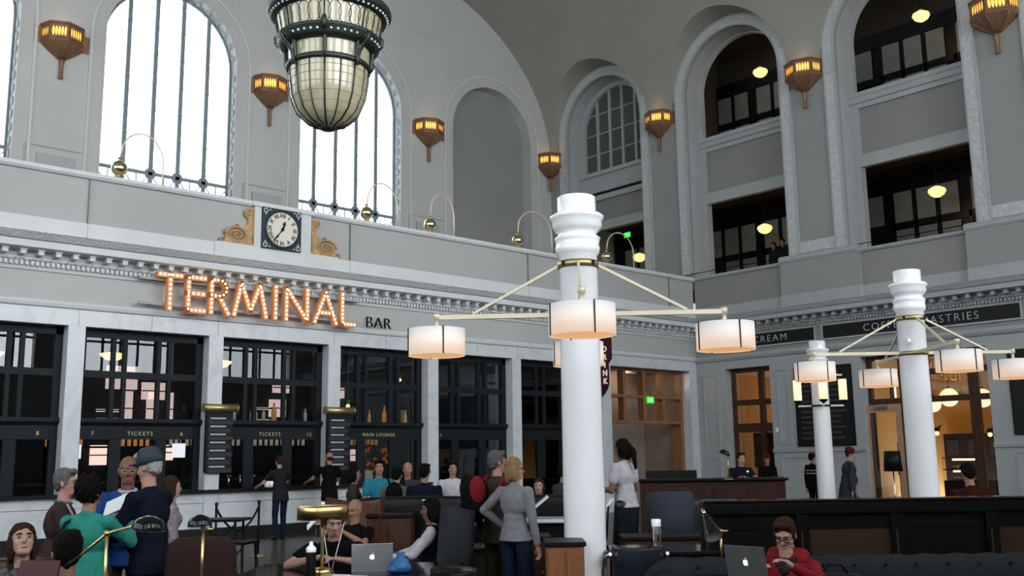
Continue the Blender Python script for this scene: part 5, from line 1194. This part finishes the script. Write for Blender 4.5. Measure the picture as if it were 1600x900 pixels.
# the standing group on the left
r, HM, J = person('man in blue cap, navy sweater and jeans standing with head bowed', G(243, 7.6), 285, 1.76, head=(0, -16), lean=4, hands=[(-.12, .38, 1.10), (.10, .40, 1.08)], shirt=navy_c, pants=jeans, hair=('short', HW_), bulk=1.12, vox=.010, hipw=1.05)
hat(r, HM, cl('cap_blue', (.075, .10, .13)))
r, HM, J = person('smiling bald man in royal blue shirt with white collar', G(203, 8.35), 170, zH(200, 708, 8.35)+.0, head=(-12, -6), lean=2, hands=[(-.18, .34, 1.12), (.16, .36, 1.12)], skin_='brown', shirt=bluep, sleeve='short', pants=charc, hair=('fringe', HG), bulk=1.15, vox=.010, glasses=brassd, collar=whitec)
m = MB(); s_ = J['s']; m.box(-.018, .118*1.15*s_+.0, 1.26*s_, .018, .118*1.15*s_+.03, 1.42*s_); m.build('shirt_placket', whitec, r)
r, HM, J = person('woman with dark curly hair in teal blouse seen from behind', G(143, 7.2), 8, zH(140, 741, 7.2), head=(12, 4), hands=[(-.06, .34, 1.36), (.16, .34, 1.40)], poles=[(-.8, -.1, -.9), (.5, -.1, -1)], skin_='tan', shirt=teal, pants=blackc, hair=('curly', HB), f=True, bulk=1.08, vox=.010, hem=.14, hipw=1.12)
MB().tube([J['SH'][0]+Vector((.08, .02, .05)), J['SH'][0]+Vector((.03, -.075, .0)), J['SH'][0]+Vector((-.02, -.115, -.20)), J['P']+Vector((-.17, -.05, .15))], .012, 8).build('bag_strap', navy_c, r)
r, HM, J = person('grey haired woman with glasses in brown cardigan facing right', G(97, 8.1), 75, zH(97, 728, 8.1), head=(5, -4), lean=3, hands=[(-.10, .34, 1.15), (.08, .36, 1.12)], skin_='pink', shirt=brownc, pants=blackc, hair=('short', HG), f=True, bulk=1.15, vox=.010, glasses=brassd, collar=cl('scarf_teal', (.10, .2, .2)))
MB().tube([J['N']+Vector((-.10, .0, .0)), J['N']+Vector((-.15, .06, -.12)), J['N']+Vector((-.05, .13, -.22)), J['N']+Vector((.08, .13, -.16)), J['N']+Vector((.10, .05, .0))], .010, 8).build('scarf_edge', mat('pale_trim', (.25, .18, .18), .7), r)
r, HM, J = person('person in a plaid top half hidden behind the man in the cap', G(269, 9.6), 60, 1.54, shirt=mat('plaid', (.16, .13, .15), .8, noise=.5, nscale=40), pants=greys, hair=('bob', HD), f=True, vox=.014)
o = MB().box(-.11, -.004, -.07, .11, .004, .07).build('leaflet', pap); o.location = pt(181, 789, 7.9); o.rotation_euler = (R(35), R(20), face(200)); tag(o, 'white leaflet held between the man in the cap and the teal blouse', 'leaflet')
# seated at the lower left
patt = mat('patterned_top', (.06, .06, .065), .8, noise=.95, nscale=26)
r, HM, J = person('seated dark haired woman in patterned top looking up', G(45, 6.35), 165, 1.66, pz=.535, head=(-18, 20), hands=[(-.15, .38, .68), (.12, .40, .70)], skin_='fair', shirt=patt, sleeve='short', pants=blackc, hair=('long', HD), f=True, vox=.009)
r, HM, J = person('seated young man with short black hair, back turned, one hand raised', G(114, 5.75), 335, zH(112, 829, 5.75)*1.33+.03, pz=.49, head=(-5, 3), hands=[(-.17, .25, .90), (.20, .35, .75)], poles=[(-1, -.1, -.5), (.5, -.8, -.4)], skin_='tan', shirt=navy_c, sleeve='short', pants=jeans, hair=('short', HB), vox=.009)
o = MB().box(-.12, -.006, -.10, .12, .006, .10).build('red_menu', mat('red_card', (.06, .003, .004), .4)); o.location = pt(58, 905, 5.6); o.rotation_euler = (R(-15), 0, face(10)); tag(o, 'red folder held up by the seated young man', 'folder')
# customers at the bar
person('bar customer in charcoal shirt and jeans leaning on the counter', (10.75, 19.32, 0), -42, 1.78, lean=7, head=(10, -8), hands=[(-.28, .45, 1.10), (.25, .48, 1.12)], shirt=charc, sleeve='short', pants=jeans, hair=('short', HD), vox=.014, hem=.05)
person('bar customer in black shirt and shorts right of the man in jeans', (11.95, 19.30, 0), -38, 1.84, lean=3, head=(0, -3), hands=[(-.30, .44, 1.12), (.22, .40, 1.10)], skin_='tan', shirt=blackc, sleeve='short', pants=blackc, leg='shorts', hair=('fringe', HD), vox=.014, bulk=1.1, hem=.08)
# people in the middle distance
person('woman in olive shirt holding her chin, seated high by the bar', G(553, 15.2), 80, 1.68, pz=.78, head=(0, 0), hands=[(.02, .22, 1.22), (.12, .26, 1.0)], skin_='tan', shirt=olive, sleeve='short', pants=blackc, hair=('bob', HB), f=True, vox=.014, feet=[(-.1, .4, .3), (.1, .4, .3)])
person('person in turquoise vest and dark sleeves facing the backpack wearer', G(592, 14.9), 150, 1.66, head=(20, 0), skin_='tan', shirt=turq, sleeve='short', pants=charc, hair=('short', HB), vox=.014)
r, HM, J = person('man in beige shirt with small black backpack, back turned', G(620, 13.6), 5, zH(620, 727, 13.6), shirt=beige, pants=jeans, hair=('short', HB), vox=.013, bulk=1.08)
bag(r, (0, -.17, 1.18), (.12, .08, .17), blackc)
for q in (-1, 1): MB().tube([J['SH'][0]*(.5-.28*q)+J['SH'][1]*(.5+.28*q)+Vector((0, .03, .065)), Vector((q*.10, -.10, 1.40)), Vector((q*.05, -.16, 1.25))], .013, 6).build('strap', blackc, r)
person('small bald man seated beyond the backpack wearer', G(637, 15.4), 180, 1.62, skin_='tan', shirt=greys, pants=charc, hair=('fringe', HG), vox=.016)
person('broad man in navy shirt, back turned, by the pale pillar', G(663, 12.9), 15, zH(663, 722, 12.9), skin_='tan', shirt=navy_c, pants=blackc, hair=('short', HB), bulk=1.2, vox=.014)
person('person in white with dark hair beyond the tufted booth', G(707, 15.5), 170, 1.62, skin_='tan', shirt=whitec, pants=charc, hair=('short', HB), vox=.016)
person('woman with bare shoulders and black hair bending over the booth', G(714, 12.0), 70, 1.62, pz=.72, lean=14, head=(0, -8), hands=[(-.05, .4, .98), (.15, .42, 1.0)], skin_='fair', shirt=cl('floral', (.10, .10, .06)), sleeve='none', pants=charc, hair=('bob', HB), f=True, vox=.012, feet=[(-.1, .1, .085), (.1, .1, .085)])
# the standing couple
r, HM, J = person('grey haired man in brown shirt and khakis carrying a red and black rucksack', G(776, 10.5), 38, zH(773, 701, 10.5), head=(28, 0), hands=[(-.22, .03, .86), (.23, .05, .84)], skin_='pink', shirt=olive, pants=khaki, hair=('short', HG), bulk=1.12, vox=.010, hem=.05, shoes=woodd)
bag(r, (-.10, -.24, 1.24), (.17, .13, .24), blackc); g = BL(); g.ell((-.02, -.30, 1.32), (.10, .07, .15)); g.blob('red_panel', redc, r, .014)
MB().tube([J['SH'][1]+Vector((-.06, .06, .06)), J['SH'][1]+Vector((-.07, -.02, .085)), J['SH'][1]+Vector((-.09, -.12, -.05))], .02, 6).build('strap', redc, r); MB().tube([J['SH'][0]+Vector((.06, .06, .06)), J['SH'][0]+Vector((.07, -.02, .085)), J['SH'][0]+Vector((.06, -.14, -.05))], .02, 6).build('strap', redc, r)
r, HM, J = person('blonde woman in grey long sleeved top and jeans standing with the grey haired man', G(803, 9.9), 35, zH(806, 711, 9.9), head=(38, 0), hands=[(-.24, .12, 1.02), (.25, .06, .78)], poles=[(-1, -.4, -.2), (.4, -.9, -.3)], skin_='pink', shirt=greyc, pants=jeans, hair=('bob', HN), f=True, vox=.010, hem=-.055, hipw=1.0)
m = MB(); m.M = HM
for q in (-1, 1): m.ell((q*.031, .090, .008), (.024, .008, .016)); m.tube([(q*.052, .088, .012), (q*.080, .0, .010)], .003, 5)
m.build('sunglasses', blackm, r)
# seated in the middle
r, HM, J = person('bald man in black shirt reading, slouched in the rust leather chair', G(554, 11.3), 205, 1.74, pz=.42, lean=-4, head=(5, -14), hands=[(-.12, .36, .88), (.18, .42, .95)], skin_='tan', shirt=blackc, sleeve='short', pants=jeans, hair=('bald', HB), vox=.011, feet=[(-.16, .50, .1), (.14, .52, .1)])
o = MB().box(-.12, -.006, -.035, .12, .006, .035).build('tablet', enamel); o.location = WP(r, J['AR'][1][2]+Vector((-.02, .10, .06))); o.rotation_euler = (R(30), R(40), face(210)); tag(o, 'thin white tablet held by the bald reader', 'tablet')
r, HM, J = person('woman in white sleeves and black vest seated in the grey wing chair', G(674, 10.15), 268, 1.66, pz=.50, head=(0, -6), hands=[(-.10, .42, .72), (.12, .44, .70)], skin_='brown', shirt=whitec, pants=greys, hair=('bob', HB), f=True, vox=.010, feet=[(-.1, .55, .2), (.1, .6, .2)])
g = BL(); d_ = J['d']; g.ell(J['P']+d_*.34*J['s'], (.168, .13, .19), 18, 12); g.ell(J['P']+d_*.12, (.155, .125, .16), 18, 12); g.blob('vest', blackc, r, .012); m = MB(); m.M = HM
for q in (-1, 1): m.ell((q*.03, .055, .105), (.026, .02, .012))
m.build('sunglasses_on_head', chrome, r)
r, HM, J = person('man in black T-shirt with white earphones bent over the reading table', G(533, 8.95), 182, 1.82, pz=.47, lean=24, head=(-22, -20), hands=[(-.13, .50, .80), (.10, .48, .81)], poles=[(-1, -.1, -.3), (1, -.1, -.3)], skin_='fair', shirt=blackc, sleeve='short', pants=jeans, hair=('short', HD), bulk=1.1, vox=.009, beard=None)
m = MB()
for q in (-1, 1):
    e = HM @ Vector((q*.083, .0, -.012)); m.ell(e, .009, 8, 6); m.tube([e, e+Vector((q*-.01, .03, -.08)), J['N']+Vector((q*.035, .13, -.10)), J['N']+Vector((0, .15, -.24))], .0035, 5)
m.build('earphones', enamel, r, 'stuff')
# right of the centre column
r, HM, J = person('woman with long dark ponytail in white shirt and black skirt', G(977, 13.5), 318, zH(975, 683, 13.5), head=(-15, -10), lean=4, hands=[(-.12, .26, 1.12), (.14, .30, 1.10)], skin_='brown', shirt=whitec, sleeve='short', pants=mat('leather_skirt', (.012, .014, .018), .3), leg='skirt', hair=('pony', HB), f=True, vox=.012, hem=-.06)
r, HM, J = person('person in grey hooded top holding a pink phone, left of the centre column', G(871, 13.2), 60, 1.58, lean=10, hands=[(-.02, .28, 1.25), (.10, .25, 1.28)], skin_='tan', shirt=greys, pants=charc, hair=('short', HB), vox=.014, head=(0, -10))
o = MB().box(-.04, -.006, -.075, .04, .006, .075).build('phone', mat('pink_case', (.5, .06, .12), .4)); o.location = WP(r, J['AR'][1][2]+Vector((0, .03, .10))); o.rotation_euler = (0, 0, face(60)); tag(o, 'pink phone held up just left of the centre column', 'phone')
person('seated woman whose face shows above the tufted booth behind the couple', G(841, 13.9), 185, 1.62, pz=.62, skin_='fair', shirt=blackc, pants=charc, hair=('bob', HD), f=True, vox=.014, feet=[(-.1, .35, .085), (.1, .35, .085)])
r, HM, J = person('man in glasses and red hooded top typing on a laptop on the sofa', G(1222, 7.6), 210, 1.76, pz=.37, lean=4, head=(-2, -24), hands=[(-.14, .42, .86), (.10, .44, .82)], skin_='fair', shirt=redc, pants=blackc, hair=('short', HD), vox=.009, glasses=True, beard=mat('stubble', (.22, .12, .09), .7), feet=[(-.15, .55, .085), (.15, .55, .085)], collar=charc)
g = BL(); g.cap(J['N']+Vector((-.10, -.05, .02)), J['N']+Vector((.10, -.05, .02)), .065); g.cap(J['N']+Vector((-.11, .0, .0)), J['N']+Vector((.11, .0, .0)), .05); g.ell(J['N']+Vector((0, -.10, -.03)), (.13, .07, .09)); g.blob('hood', redc, r, .012, .01)
g = BL(); g.cap(J['N']+Vector((-.07, .03, .0)), J['N']+Vector((0, .10, -.08)), .03); g.cap(J['N']+Vector((.07, .03, .0)), J['N']+Vector((0, .10, -.08)), .03); g.blob('hood_lining', charc, r, .012)
laptop(1160, 6.88, .80, 50, 'dark laptop with lit fruit mark on the lap of the man in red', mat('dark_aluminium', (.10, .10, .10), .4, metal=.4), 100)
# far right
r, HM, J = person('police officer in dark short sleeved uniform leaning on the red wood counter', G(1154, 19.3), 165, 1.70, lean=8, hands=[(-.12, .42, 1.24), (.22, .42, 1.24)], skin_='fair', shirt=navy_c, sleeve='short', pants=navy_c, hair=('short', HD), vox=.014, bulk=1.1)
m = MB(); m.ell(J['P']+J['d']*.40+Vector((-.08, .125, 0)), (.03, .01, .035)); m.build('badge', chrome, r)
r, HM, J = person('person in red knit cap and dark coat in the doorway', G(1198, 25.8), 185, 1.62, skin_='tan', shirt=blackc, pants=blackc, hair=('short', HB), vox=.018, hem=.2); hat(r, HM, redc, False)
r, HM, J = person('person in black jacket with white stripes left of the far small column', G(1268, 24.6), 60, 1.66, skin_='tan', shirt=blackc, pants=blackc, hair=('short', HB), vox=.018)
for z in (1.15, 1.22): MB().tube([(.19*math.cos(u), .135*math.sin(u), z) for u in [2*PI*i/16 for i in range(17)]], .012, 6).build('stripe', whitec, r)
r, HM, J = person('man in red cap and long grey coat walking right past the far small column', G(1321, 21.4), 95, 1.76, lean=8, head=(0, -12), skin_='pink', shirt=greys, pants=charc, hair=('short', HD), vox=.015, hem=.3, bulk=1.3, hipw=1.15, feet=[(-.1, -.2, .085), (.1, .22, .085)]); hat(r, HM, cl('cap_red', (.14, .015, .02)))
person('dark haired man in maroon shirt seated beyond the long black bench', G(1519, 11.4), 5, 1.72, pz=.74, lean=16, head=(0, -18), skin_='tan', shirt=maroon, pants=charc, hair=('short', HB), vox=.012, bulk=1.15)
for px, py, lb in ((1210, 398, 'tiny onlooker leaning at the gallery sill, left of two'), (1224, 400, 'tiny onlooker leaning at the gallery sill, right of two')):
    p = at(px, py, X=XR+1.35); person(lb, (p.x, p.y, 6.9), 240, 1.62 if px < 1215 else 1.7, skin_='tan', shirt=charc, pants=charc, hair=('short', HD), vox=.02)
bpy.context.view_layer.update()
